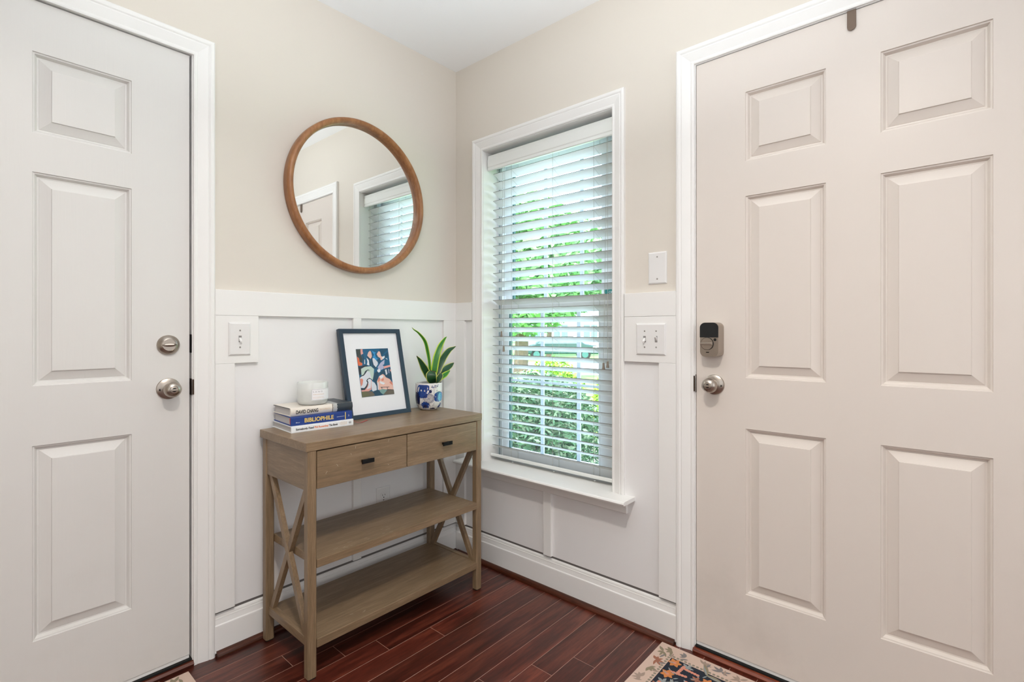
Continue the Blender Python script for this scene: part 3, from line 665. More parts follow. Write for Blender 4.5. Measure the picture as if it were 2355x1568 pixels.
for a0, a1, hx in ((-.9545, -.5972, -.7752), (-.5935, -.2275, -.4060)):
    dr = build('drawer', MB().box(a0, a1, Y0 + .0015, Y0 + .0200, .6155, .7385), M['twx'], tb, bevel=.0012)
    mb = MB(); mb.box(hx - .0240, hx + .0240, Y0 - .0190, Y0 - .0130, .6690, .6840)
    mb.box(hx - .0170, hx - .0100, Y0 - .0130, Y0 + .0010, .6720, .6810); mb.box(hx + .0100, hx + .0170, Y0 - .0130, Y0 + .0010, .6720, .6810)
    build('handle', mb, M['black'], dr, bevel=.001)
build('upper_shelf', MB().box(X0 + lw, X1 - lw, Y0 + .001, Y1 - .022, .3580, .3860), M['twx'], tb, bevel=.0016)
build('lower_shelf', MB().box(X0 + lw, X1 - lw, Y0 + .001, Y1 - .022, .0980, .1260), M['twx'], tb, bevel=.0016)
for s_, xe in ((1, X0 + .009), (-1, X1 - .009)):
    build('stretcher', MB().box(xe, xe + s_ * .0210, Y0 + lw, Y1 - lw, .0990, .1285), M['twy'], tb, bevel=.0012)
    xc = xe + s_ * .0090; ya, yb = Y0 + lw + .0085, Y1 - lw - .0085; z0, z1 = .1285, .6115
    def brace(za, zb_, off, x_):
        mb = MB(); hw = .0125; t = .0085
        l0 = [Vector((x_ - t, ya - hw + .004, za)), Vector((x_ + t, ya - hw + .004, za)), Vector((x_ + t, ya + hw + .004, za)), Vector((x_ - t, ya + hw + .004, za))]
        l1 = [Vector((x_ - t, yb - hw - .004, zb_)), Vector((x_ + t, yb - hw - .004, zb_)), Vector((x_ + t, yb + hw - .004, zb_)), Vector((x_ - t, yb + hw - .004, zb_))]
        mb.prism(l0, l1); build('cross_brace', mb, M['twz'], tb, bevel=.001)
    brace(z0, z1, 0, xc); brace(z1, z0, 0, xc + s_ * .0030)
# wear scratches on shelves
mb = MB(); rs = random.Random(4)
for (zc, xa, xb, ya, yb, n) in ((.38615, -.88, -.62, -.375, -.31, 12), (.12615, -.80, -.70, -.36, -.32, 3)):
    for _ in range(n):
        x = rs.uniform(xa, xb); y = rs.uniform(ya, yb); a = rs.uniform(2.2, 3.4); l = rs.uniform(.006, .022)
        mb.bar((x, y, zc), (x + l * math.cos(a), y + l * .5 * math.sin(a), zc), .0009, .0001)
for _ in range(7):
    x = rs.uniform(-.93, -.65); z = rs.uniform(.63, .73); mb.bar((x, Y0 + .0013, z), (x + rs.uniform(-.006, .006), Y0 + .0013, z + rs.uniform(.002, .010)), .0002, .0008, up=(1, 0, 0))
sc = build('scratches', mb, M['scratch'], tb); sc['kind'] = 'stuff'

# ------------------------------------------------------------------ books
def book(label, z0, z1, fl_, fr_, depth, cover, mats, rounded=False, board=.0028):
    """fl_/fr_: spine corners (x,y) at the front left/right; builds covers, spine, pages"""
    A = Vector((fr_[0] - fl_[0], fr_[1] - fl_[1], 0)); Wd = A.length; A.normalize(); B = Vector((-A.y, A.x, 0)); O = Vector((fl_[0], fl_[1], 0))
    root = thing('book', (O.x + A.x * Wd / 2, O.y, z0), label, 'book', 'books stacked on the console table')
    P = lambda a, b_, z: O + A * a + B * b_ + Vector((0, 0, z))
    def bx(name, a0, a1, b0, b1, za, zb_, m, bev=0):
        mb = MB(); mb.prism([P(a0, b0, za), P(a1, b0, za), P(a1, b1, za), P(a0, b1, za)], [P(a0, b0, zb_), P(a1, b0, zb_), P(a1, b1, zb_), P(a0, b1, zb_)]); return build(name, mb, m, root, bevel=bev)
    f = lambda a0, a1, b0, b1, za, zb_: None
    cov = bx('back_cover', 0, Wd, .004, depth, z0, z0 + board, mats['cover'], .0006)
    bx('front_cover', 0, Wd, .004, depth, z1 - board, z1, mats['cover'], .0006)
    bx('page_block', .0040, Wd - .004, .003, depth - .005, z0 + board, z1 - board, M['pages'])
    # spine
    mb = MB(); n = 8; out_ = []; inn = []
    for k in range(n + 1):
        t = k / n; z = z0 + (z1 - z0) * t; bow = (.0045 * math.sin(PI * t) if rounded else 0.0) + .0
        e = .0010 if k in (0, n) else 0
        out_.append((-bow + .0045 + e - .0045, z)); inn.append((.0045, z))
    loop = out_ + inn[::-1]
    mb.prism([P(0, b_, z) for b_, z in loop], [P(Wd, b_, z) for b_, z in loop]); sp = build('spine', mb, mats['spine'], root)
    return root, sp, P, A, B, Wd
Z0, Z1, Z2, Z3 = .7712, .7952, .8262, .8560
bk3, sp3, P3, A3, B3, W3 = book('white hardback at the bottom of the book stack on the console table', Z0, Z1 - .0002, (-.9525, -.1925), (-.7190, -.2085), .182, None, dict(cover=M['white_book'], spine=M['white_book']))
bk2, sp2, P2, A2, B2, W2 = book('navy blue hardback with gold title, middle of the book stack', Z1, Z2 - .0002, (-.9500, -.1840), (-.7215, -.2035), .172, None, dict(cover=M['navy_book'], spine=M['navy_book']))
bk1, sp1, P1, A1, B1, W1 = book('cream and slate hardback on top of the book stack under the candle', Z2, Z3, (-.9440, -.1680), (-.7050, -.1760), .150, None, dict(cover=M['cream_book'], spine=M['cream_book']), rounded=True)
up3 = (0, 0, 1)
def on_spine(P, a, z, out=.0006): return P(a, -out, z)
# bottom book lettering
zc = Z0 + .0085
text('spine_title', 'Somebody Feed', M['ink'], sp3, on_spine(P3, .016, zc), A3, up3, width=.0640, height=.0072, bold=.028)
text('spine_title', 'Phil Rosenthal', M['orange_ink'], sp3, on_spine(P3, .0830, zc), A3, up3, width=.0510, height=.0072, bold=.028)
text('spine_title', 'The Book', M['ink'], sp3, on_spine(P3, .1370, zc), A3, up3, width=.0345, height=.0072, bold=.028)
mb = MB(); N3 = A3.cross(Vector((0, 0, 1)))
for k in range(13):
    h = [.006, .010, .014, .011, .016, .010, .014, .017, .012, .015, .010, .013, .008][k]
    p = P3(.1790 + k * .0024, -.0005, Z0 + .0125); mb.bar(p - Vector((0, 0, h / 2)), p + Vector((0, 0, h / 2)), .0006, .0001, up=N3)
build('spine_pattern', mb, M['tan_ink'], sp3)
def ringmark(sp, P, a, z, r, mat, name='publisher_mark'):
    c = P(a, -.0006, z); mb = MB(); mb.tube([c + (P(1, 0, 0) - P(0, 0, 0)) * (r * 1.4 * math.cos(t)) + Vector((0, 0, r * math.sin(t))) for t in [2 * PI * k / 20 for k in range(21)]], .00035, 4)
    build(name, mb, mat, sp)
ringmark(sp3, P3, .2200, Z0 + .0125, .0036, M['ink'])
text('publisher_letters', 'S&S', M['ink'], sp3, on_spine(P3, .2170, Z0 + .0108), A3, up3, width=.006, height=.0036, bold=.01)
# middle book lettering
text('spine_title', 'BIBLIOPHILE', M['gold'], sp2, on_spine(P2, .0480, Z1 + .0085), A2, up3, width=.1080, height=.0150, bold=.030)
text('spine_author', 'Mount', M['white_ink'], sp2, on_spine(P2, .0170, Z1 + .0090), A2, up3, width=.0145, height=.0035, bold=.005, shear=.3)
mb = MB(); q = .1680; rf = random.Random(6)
while q < .197:
    l = rf.uniform(.0012, .0035); mb.bar(P2(q, -.0006, Z1 + .0142), P2(q + l, -.0006, Z1 + .0142), .0012, .0001, up=A2.cross(Vector((0, 0, 1)))); q += l + .0006
build('spine_fine_print', mb, M['white_ink'], sp2)
N2 = A2.cross(Vector((0, 0, 1)))
mb = MB().bar(P2(.2020, -.0005, Z1 + .002), P2(.2020, -.0005, Z2 - .0022), .0032, .0002, up=N2); build('gold_band', mb, M['gold'], sp2)
build('publisher_mark', MB().tube([P2(.2125 + a, -.0008, Z1 + .010 + z) for a, z in ((0, 0), (.0016, .003), (.0006, .0075), (.0026, .0090), (.0034, .0060), (.0022, .0030), (.0046, .0012), (.0060, .0050))], .00035, 4), M['white_ink'], sp2)
mb = MB().prism([P2(-.0004, .0045, Z1 + .004), P2(-.0004, .0045, Z2 - .004), P2(-.0004, .011, Z2 - .004), P2(-.0004, .009, Z1 + .010)], [P2(.004, .0045, Z1 + .004), P2(.004, .0045, Z2 - .004), P2(.004, .011, Z2 - .004), P2(.004, .009, Z1 + .010)]); build('head_band', mb, M['red'], bk2)
# ribbon of the middle book, drooping to the table on the right
pts = [P2(W2 - .004, .030, Z1 + .004), P2(W2 + .010, .020, Z1 - .006), P2(W2 + .026, .016, .7760), P2(W2 + .048, .022, .7722), P2(W2 + .075, .040, .7722), P2(W2 + .094, .056, .7722)]
mb = MB()
for a, c in zip(pts[:-1], pts[1:]): mb.bar(a, c, .0042, .0007)
build('ribbon', mb, M['red'], bk2)
# top book: slate part of the jacket with the torn photo band
def patch(sp_name, P, a0, a1, zlo, zhi, mat, parent, rounded=True, out=.0006, jag=0):
    mb = MB(); n = 10; L0 = []; L1 = []
    rj = random.Random(3)
    for k in range(n + 1):
        t = k / n; z = zlo + (zhi - zlo) * t; tt = (z - Z2) / (Z3 - Z2); bow = .0045 * math.sin(PI * max(0, min(1, tt))) if rounded else 0
        j = rj.uniform(-jag, jag)
        L0.append(P(a0 + j, -bow - out, z)); L1.append(P(a1, -bow - out, z))
    for k in range(n): mb.add([L0[k], L1[k], L1[k + 1], L0[k + 1]], [(0, 1, 2, 3)], smooth=True)
    return build(sp_name, mb, mat, parent)
patch('jacket_photo_band', P1, .1600, .1800, Z2 + .0003, Z3 - .0003, M['marble'], sp1, out=.0005, jag=.0012)
patch('jacket_slate_part', P1, .1760, W1, Z2 + .0003, Z3 - .0003, M['slate_book'], sp1, out=.0008, jag=.0020)
mb = MB(); mb.add([P1(.160, -.0002, Z3 + .0003), P1(.182, -.0002, Z3 + .0003), P1(.188, .06, Z3 + .0003), P1(.178, .149, Z3 + .0003), P1(.150, .149, Z3 + .0003)], [(0, 1, 2, 3, 4)]); build('jacket_photo_top', mb, M['marble'], bk1)
mb = MB(); mb.add([P1(.180, -.0002, Z3 + .0005), P1(W1, -.0002, Z3 + .0005), P1(W1, .149, Z3 + .0005), P1(.172, .149, Z3 + .0005), P1(.186, .07, Z3 + .0005)], [(0, 1, 2, 3, 4)]); build('jacket_slate_top', mb, M['slate_book'], bk1)
mb = MB().tube([P1(.1575, -.0002 - .0045 * math.sin(PI * t) - .0006, Z2 + (Z3 - Z2) * t) for t in [k / 12 for k in range(13)]], .0009, 5); build('jacket_line', mb, M['ink'], sp1)
text('spine_author', 'DAVID CHANG', M['ink'], sp1, P1(.0180, -.0052, Z2 + .0085), A1, up3, width=.0820, height=.0125, bold=.028)
text('spine_title', 'EAT A PEACH', M['tan_ink'], sp1, P1(.1060, -.0050, Z2 + .0125), A1, up3, width=.0400, height=.0060, bold=.004)
ringmark(sp1, P1, .2240, Z2 + .0150, .0030, M['grey_ink'])
# dark end-papers visible on the short left side
for P_, za, zb_, dp in ((P1, Z2, Z3, .150), (P2, Z1, Z2, .172)):
    pass
mb = MB().prism([P1(-.0003, .006, Z3 - .0030), P1(.0006, .006, Z3 - .0030), P1(.0006, .149, Z3 - .0030), P1(-.0003, .149, Z3 - .0030)], [P1(-.0003, .006, Z3 - .0008), P1(.0006, .006, Z3 - .0008), P1(.0006, .149, Z3 - .0008), P1(-.0003, .149, Z3 - .0008)]); build('board_edge', mb, M['dark_board'], bk1)

# ------------------------------------------------------------------ candle
cc = Vector((-.8330, -.1120, Z3 + .0008)); CR = .0555
cn = thing('candle', cc, 'pale frosted glass jar candle with paper label on top of the books', 'candle')
prof = [(.0001, .0), (.040, .0), (.049, .002), (.0540, .009), (CR, .020), (CR, .080), (.0548, .0825), (.0530, .0820), (.0525, .079), (.0525, .020), (.050, .010), (.0001, .008)]
build('glass_jar', MB().lathe(prof, cc, (0, 0, 1), n=64), M['frost'], cn)
build('wax', MB().lathe([(.0001, .009), (.048, .009), (.0515, .020), (.0515, .052), (.0001, .052)], cc, (0, 0, 1), n=48), M['wax'], cn)
build('wick', MB().tube([cc + Vector((0, 0, .052)), cc + Vector((.001, 0, .062))], .0008, 6), M['ink'], cn)
va = math.atan2(CY - cc.y, CX - cc.x)   # direction to the viewer's side
def curved(mb, c, r, a0, a1, z0, z1, n=14):
    for k in range(n):
        t0 = a0 + (a1 - a0) * k / n; t1 = a0 + (a1 - a0) * (k + 1) / n
        mb.add([c + Vector((r * math.cos(t0), r * math.sin(t0), z0)), c + Vector((r * math.cos(t1), r * math.sin(t1), z0)), c + Vector((r * math.cos(t1), r * math.sin(t1), z1)), c + Vector((r * math.cos(t0), r * math.sin(t0), z1))], [(0, 1, 2, 3)], smooth=True)
    return mb
la0, la1 = va + math.radians(-4), va + math.radians(85)
lab = build('paper_label', curved(MB(), cc, CR + .0006, la0, la1, .018, .060), M['mat'], cn)
mb = MB()
for z in (.020, .0575): curved(mb, cc, CR + .0010, la0 + .03, la1 - .03, z, z + .0006)
curved(mb, cc, CR + .0010, la0 + .03, la0 + .04, .020, .058, n=1); build('label_border', mb, M['grey_ink'], lab)
def cyltext(name, s, mat, parent, c, r, a0, z, width, height, spacing=1.0):
    cu = bpy.data.curves.new(name, 'FONT'); cu.body = s; cu.size = 1; cu.space_character = spacing; cu.resolution_u = 3
    t = bpy.data.objects.new(name + '_tmp', cu); COL.objects.link(t); dg = bpy.context.evaluated_depsgraph_get(); dg.update()
    me0 = bpy.data.meshes.new_from_object(t.evaluated_get(dg)); vs_ = [v.co.copy() for v in me0.vertices]; fs = [list(p.vertices) for p in me0.polygons]
    bpy.data.objects.remove(t); bpy.data.curves.remove(cu); bpy.data.meshes.remove(me0)
    x0 = min(v.x for v in vs_); x1 = max(v.x for v in vs_); sx = width / (x1 - x0); sy = height / .72
    mb = MB(); mb.add([c + Vector((r * math.cos(a0 + (v.x - x0) * sx / r), r * math.sin(a0 + (v.x - x0) * sx / r), z + v.y * sy)) for v in vs_], fs); build(name, mb, mat, parent)
cyltext('label_name', 'SAND', M['grey_ink'], lab, cc, CR + .0012, la0 + .09, .0475, .036, .0052, 1.6)
rf = random.Random(2)
for zz in (.0405, .0385, .0300, .0262):   # print too fine to read: broken hairlines
    mb = MB(); q = la0 + .10
    while q < la0 + .80:
        l = rf.uniform(.03, .09); curved(mb, cc, CR + .0012, q, q + l, zz, zz + .0008, n=2); q += l + .02
    build('fine_print', mb, M['tan_ink'], lab)


# ------------------------------------------------------------------ picture frame leaning on the wall
fr0 = Vector((-.3740, -.1160, .7712)); tw_ = .3040
A = Vector((-1, 0.0, 0)); Wf = tw_
bl0 = fr0 + A * Wf; upv = Vector((-.0060, .0790, .3690)).normalized(); Hf = .3790
Nf = Vector((1, 0, 0)).cross(upv).normalized()   # points to the room
if Nf.y > 0: Nf = -Nf
FP = lambda a, h, t=0: bl0 + Vector((a, 0, 0)) + upv * h + Nf * t
pf = thing('picture_frame', (-.53, -.10, .7712), 'navy framed abstract painting print leaning on the wall behind the books', 'picture frame')
fwid = .0185; td = .0180
def quad4(a0, a1, h0, h1, t0, t1, mb):
    mb.prism([FP(a0, h0, t0), FP(a1, h0, t0), FP(a1, h1, t0), FP(a0, h1, t0)], [FP(a0, h0, t1), FP(a1, h0, t1), FP(a1, h1, t1), FP(a0, h1, t1)]); return mb
def mit(c, mb):
    i = [(fwid, fwid), (Wf - fwid, fwid), (Wf - fwid, Hf - fwid), (fwid, Hf - fwid)]; o_ = [(0, 0), (Wf, 0), (Wf, Hf), (0, Hf)]
    k2 = (c + 1) % 4; L = [o_[c], o_[k2], i[k2], i[c]]
    mb.prism([FP(a, h, -td) for a, h in L], [FP(a, h, 0) for a, h in L]); return mb
for c in range(4): build('frame_rail', mit(c, MB()), M['navy'], pf, bevel=.0008)
build('backing_board', quad4(.012, Wf - .012, .012, Hf - .012, -td + .001, -.010, MB()), M['dark_board'], pf)
matb = build('mat_board', quad4(.014, Wf - .014, .014, Hf - .014, -.0098, -.0078, MB()), M['mat'], pf)
gl = build('glass', quad4(.014, Wf - .014, .014, Hf - .014, -.0042, -.0034, MB()), M['pic_glass'], pf)
# painting, drawn in the coordinates of its own rectangle via a homography
src = [(135, 140), (1118, 110), (1325, 1400), (342, 1512)]; dst = [(0, 1), (1, 1), (1, 0), (0, 0)]
Am = []; bv = []
for (x, y), (X_, Y_) in zip(src, dst):
    Am.append([x, y, 1, 0, 0, 0, -X_ * x, -X_ * y]); bv.append(X_); Am.append([0, 0, 0, x, y, 1, -Y_ * x, -Y_ * y]); bv.append(Y_)
hh = np.linalg.solve(np.array(Am, float), np.array(bv, float)); Hm = np.append(hh, 1).reshape(3, 3)
ax0, ax1, ah0, ah1 = .0720, .2320, .0880, .2930
cols = {'teal': '#14628a', 'deep': '#1f4a63', 'sky': '#2e94d0', 'peach': '#f0c2b2', 'orange': '#ea7248', 'black': '#1d2733', 'grey': '#3b4442', 'pale': '#dfe2ea', 'mint': '#c4d8cc', 'pink': '#e9a59c', 'olive': '#6a6a4c', 'brown': '#6f6559', 'sea': '#7fa39e', 'lilac': '#b9b9d4', 'salmon': '#e28d78', 'white': '#eef0f4', 'line': '#26313d', 'dteal': '#135070'}
cm = [plain('paint_' + k, v, .6) for k, v in cols.items()]; ci = {k: i for i, k in enumerate(cols)}
polys = [('teal', [(135, 140), (1118, 110), (1325, 1400), (342, 1512)]),
 ('dteal', [(860, 120), (1118, 110), (1150, 320), (1000, 420), (900, 340)]), ('teal', [(930, 330), (1110, 150), (1118, 200), (960, 350)]),
 ('grey', [(135, 145), (290, 140), (300, 300), (350, 420), (340, 520), (270, 520), (240, 380), (175, 350)]),
 ('pink', [(285, 140), (345, 140), (350, 220), (372, 260), (300, 305), (285, 220)]),
 ('orange', [(175, 350), (240, 400), (260, 500), (345, 540), (340, 600), (230, 615), (205, 560)]),
 ('deep', [(330, 300), (370, 290), (400, 420), (430, 560), (390, 560)]), ('pale', [(400, 430), (420, 440), (430, 560), (400, 560)]),
 ('deep', [(470, 330), (560, 380), (600, 520), (610, 620), (570, 600), (540, 450), (480, 380)]),
 ('white', [(470, 380), (540, 450), (560, 600), (480, 580), (500, 500)]),
 ('peach', [(575, 180), (610, 220), (635, 340), (600, 410), (560, 390), (490, 320), (520, 230)]),
 ('sky', [(620, 180), (760, 240), (720, 260), (750, 360), (820, 410), (770, 450), (640, 380), (700, 300)]),
 ('deep', [(610, 400), (660, 340), (650, 460), (720, 600), (780, 650), (740, 700), (650, 650), (610, 520)]),
 ('pale', [(650, 400), (700, 390), (810, 500), (820, 560), (760, 650), (690, 580), (660, 480)]),
 ('dteal', [(800, 430), (880, 400), (900, 500), (860, 560), (820, 500)]),
 ('peach', [(830, 195), (880, 210), (915, 330), (880, 385), (820, 350), (778, 280)]),
 ('peach', [(880, 340), (940, 340), (1000, 380), (930, 450), (900, 440)]), ('white', [(940, 360), (1020, 320), (1020, 380), (960, 430)]),
 ('lilac', [(900, 520), (1020, 430), (1010, 560), (880, 640), (800, 660)]), ('white', [(1060, 380), (1110, 420), (1100, 430), (1055, 395)]),
 ('lilac', [(820, 660), (960, 590), (1000, 620), (990, 690), (880, 740), (830, 720)]), ('pink', [(1000, 620), (1190, 580), (1200, 630), (1000, 690)]),
 ('white', [(800, 720), (880, 690), (900, 760), (850, 800), (800, 770)]),
 ('deep', [(850, 820), (1000, 710), (1200, 660), (1240, 860), (1255, 1010), (1130, 960), (1000, 850), (900, 860)]),
 ('pale', [(1030, 720), (1080, 700), (1110, 830), (1070, 870)]), ('lilac', [(1130, 700), (1150, 690), (1170, 800), (1150, 820)]), ('pink', [(1180, 720), (1220, 700), (1225, 770), (1200, 760)]),
 ('line', [(215, 640), (340, 620), (440, 590), (520, 610), (420, 640), (300, 690), (300, 860), (250, 870)]),
 ('mint', [(300, 700), (420, 640), (600, 620), (700, 700), (690, 900), (660, 1010), (590, 960), (450, 800), (320, 900)]),
 ('pale', [(300, 920), (400, 870), (480, 770), (570, 790), (620, 960), (540, 970), (480, 1030), (520, 1100), (440, 1240), (300, 1240), (270, 960)]),
 ('line', [(260, 950), (330, 880), (380, 860), (430, 760), (510, 715), (590, 740), (500, 740), (440, 830), (390, 890), (330, 910), (270, 950)]),
 ('salmon', [(280, 990), (330, 970), (370, 1010), (350, 1140), (310, 1200), (290, 1120)]),
 ('pink', [(470, 1230), (560, 1000), (640, 1020), (620, 1290), (540, 1330), (330, 1345), (310, 1310), (400, 1300)]),
 ('pale', [(490, 1000), (560, 960), (620, 1010), (600, 1240), (480, 1280), (540, 1150)]),
 ('line', [(465, 1040), (490, 990), (560, 950), (620, 990), (540, 980), (500, 1020), (530, 1080), (500, 1200), (420, 1300), (300, 1305), (300, 1250), (390, 1260), (460, 1180), (500, 1090)]),
 ('pale', [(630, 1040), (720, 1090), (780, 1180), (790, 1290), (690, 1350), (640, 1300), (620, 1150)]),
 ('deep', [(660, 1010), (700, 820), (800, 760), (850, 850), (800, 1000), (800, 1290), (780, 1180), (740, 1080)]),
 ('peach', [(790, 1050), (860, 900), (960, 840), (1010, 860), (1060, 930), (1180, 980), (1260, 1080), (1300, 1280), (1150, 1270), (830, 1290)]),
 ('salmon', [(830, 950), (880, 940), (870, 1050), (820, 1060)]), ('salmon', [(920, 1000), (990, 950), (1000, 1020), (940, 1040)]), ('salmon', [(1170, 1070), (1220, 1030), (1270, 1100), (1280, 1160), (1190, 1100)]),
 ('white', [(870, 900), (960, 870), (990, 920), (900, 980)]), ('white', [(870, 1040), (1040, 1090), (1000, 1140), (900, 1110)]), ('pale', [(800, 1090), (830, 1080), (850, 1280), (820, 1290)]),
 ('line', [(900, 1210), (1170, 1195), (1170, 1208), (900, 1224)]), ('line', [(930, 1220), (955, 1218), (950, 1258), (935, 1258)]), ('line', [(1100, 1205), (1115, 1204), (1120, 1260), (1105, 1260)]),
 ('olive', [(320, 1350), (440, 1335), (600, 1330), (740, 1450), (342, 1512)]), ('brown', [(480, 1340), (640, 1330), (740, 1440), (620, 1480)]),
 ('deep', [(660, 1340), (800, 1290), (900, 1330), (980, 1420), (740, 1460)]), ('sea', [(860, 1300), (960, 1260), (1100, 1280), (1060, 1350), (980, 1420), (900, 1360)]),
 ('brown', [(1060, 1340), (1130, 1270), (1308, 1285), (1325, 1400), (980, 1430)]), ('line', [(1110, 1265), (1300, 1275), (1300, 1290), (1110, 1280)])]
mb = MB()
for i, (c, pl) in enumerate(polys):
    pts = []
    for (x, y) in pl:
        q = Hm @ np.array([x, y, 1.0]); a, h = q[0] / q[2], q[1] / q[2]; a = min(1, max(0, a)); h = min(1, max(0, h))
        pts.append(FP(ax0 + (ax1 - ax0) * a, ah0 + (ah1 - ah0) * h, -.0076 + i * .00004))
    mb.add(pts, [tuple(range(len(pts)))], ci[c])
build('abstract_painting', mb, cm, matb)

# ------------------------------------------------------------------ snake plant in a blue and white pot
pc = Vector((-.2705, -.1120, .7712))
pp = thing('potted_snake_plant', pc, 'small snake plant in a blue and white floral pot at the right of the table', 'potted plant')
PRf = [(.0001, .0), (.030, .0), (.038, .002), (.0480, .010), (.0560, .024), (.0600, .042), (.0615, .060), (.0615, .120), (.0608, .1235), (.0590, .1245), (.0572, .1230), (.0565, .118), (.0560, .108)]
pot = build('flower_pot', MB().lathe(PRf, pc, (0, 0, 1), n=64), M['pot'], pp)
build('soil', MB().lathe([(.0562, .108), (.03, .110), (.0001, .111)], pc, (0, 0, 1), n=40), M['soil'], pp)
pa = math.atan2(CY - pc.y, CX - pc.x)
def prad(z):
    for (r0, z0), (r1, z1) in zip(PRf[:9], PRf[1:9]):
        if z0 <= z <= z1 and z1 > z0: return r0 + (r1 - r0) * (z - z0) / (z1 - z0)
    return .0615
def PQ(s_, z, o_=.0004):   # s_: arc position to the right (m), z height above the pot foot
    r = prad(z) + o_; t = pa + s_ / .0615
    return pc + Vector((r * math.cos(t), r * math.sin(t), z))
def blob(mb, s_, z, rs_, rz, n, mi, o_, jag=0, seed=0):
    rj = random.Random(seed); rim = []
    for k in range(n):
        a = 2 * PI * k / n; j = 1 + (rj.uniform(-jag, jag) if k % 2 else 0)
        rim.append((s_ + rs_ * math.cos(a) * j, min(.118, max(.006, z + rz * math.sin(a) * j))))
    mid = [(s_ + (a - s_) * .5, z + (b_ - z) * .5) for a, b_ in rim]
    for k in range(n):
        k2 = (k + 1) % n
        mb.add([PQ(*mid[k], o_), PQ(*mid[k2], o_), PQ(*rim[k2], o_), PQ(*rim[k], o_)], [(0, 1, 2, 3)], mi, True); mb.add([PQ(s_, z, o_), PQ(*mid[k2], o_), PQ(*mid[k], o_)], [(0, 1, 2)], mi, True)
# flowers: pot front spans s -0.07..0.07 (left to right is increasing angle)
mb = MB()
blob(mb, -.028, .092, .033, .034, 30, 0, .0004, .14, 1); blob(mb, -.068, .052, .024, .034, 22, 1, .0005, .1, 2)
blob(mb, .052, .062, .030, .024, 24, 0, .0004, .12, 3); blob(mb, .060, .062, .018, .020, 18, 2, .0007, .2, 4)
blob(mb, -.018, .022, .022, .018, 24, 0, .0004, .3, 5); blob(mb, -.018, .020, .009, .008, 12, 1, .0008, .2, 6)
blob(mb, .008, .088, .006, .008, 10, 1, .0009, .3, 21)
for s_, z, r_ in ((-.028, .094, .022), (.052, .062, .024), (-.070, .055, .016), (-.018, .020, .013)):
    for k in range(22):
        a = k * 2.4; q = r_ * math.sqrt((k + 2) / 24) * 1.05; blob(mb, s_ + q * math.cos(a), min(.115, z + q * math.sin(a)), .0016, .0013, 6, 1, .0010, .3, k)
blob(mb, .068, .016, .014, .014, 14, 0, .0004, .2, 8); blob(mb, .022, .008, .016, .005, 14, 1, .0004, .2, 9)
rp_ = random.Random(11)
for ring_, cnt in ((.004, 5), (.010, 10), (.016, 15), (.0205, 20), (.0245, 24)):
    for k in range(cnt):
        a = 2 * PI * k / cnt + ring_ * 50; s_ = .000 + ring_ * math.cos(a); z = .056 + ring_ * .85 * math.sin(a); blob(mb, s_, z, .0021, .0018, 7, 1, .0006, .2, k)
for k in range(26):
    s_ = rp_.uniform(.012, .046); z = rp_.uniform(.104, .117); blob(mb, s_, z, .0019, .0016, 6, 1 if k % 2 else 0, .0006, .2, k)
def stem(mb, pts, w=.0010, mi=1):
    for (s0, z0), (s1, z1) in zip(pts[:-1], pts[1:]):
        dx, dz = s1 - s0, z1 - z0; l = math.hypot(dx, dz); nx, nz = -dz / l * w / 2, dx / l * w / 2
        mb.add([PQ(s0 - nx, z0 - nz, .0006), PQ(s0 + nx, z0 + nz, .0006), PQ(s1 + nx, z1 + nz, .0006), PQ(s1 - nx, z1 - nz, .0006)], [(0, 1, 2, 3)], mi)
stem(mb, [(-.026, .064), (-.030, .050), (-.034, .036)]); stem(mb, [(.000, .036), (.006, .026), (.010, .010)]); stem(mb, [(.022, .108), (.024, .085), (.026, .060), (.024, .030), (.022, .010)])
for s_, z, sg in ((.016, .092, -1), (.012, .084, -1), (.034, .088, 1), (.016, .022, 1), (.060, .03, 1)):
    stem(mb, [(s_, z), (s_ + .005 * sg, z + .006), (s_ + .009 * sg, z + .002), (s_, z)], .0007)
build('painted_flowers', mb, [M['pot_blue'], M['pot_navy'], M['pot_sky']], pot)
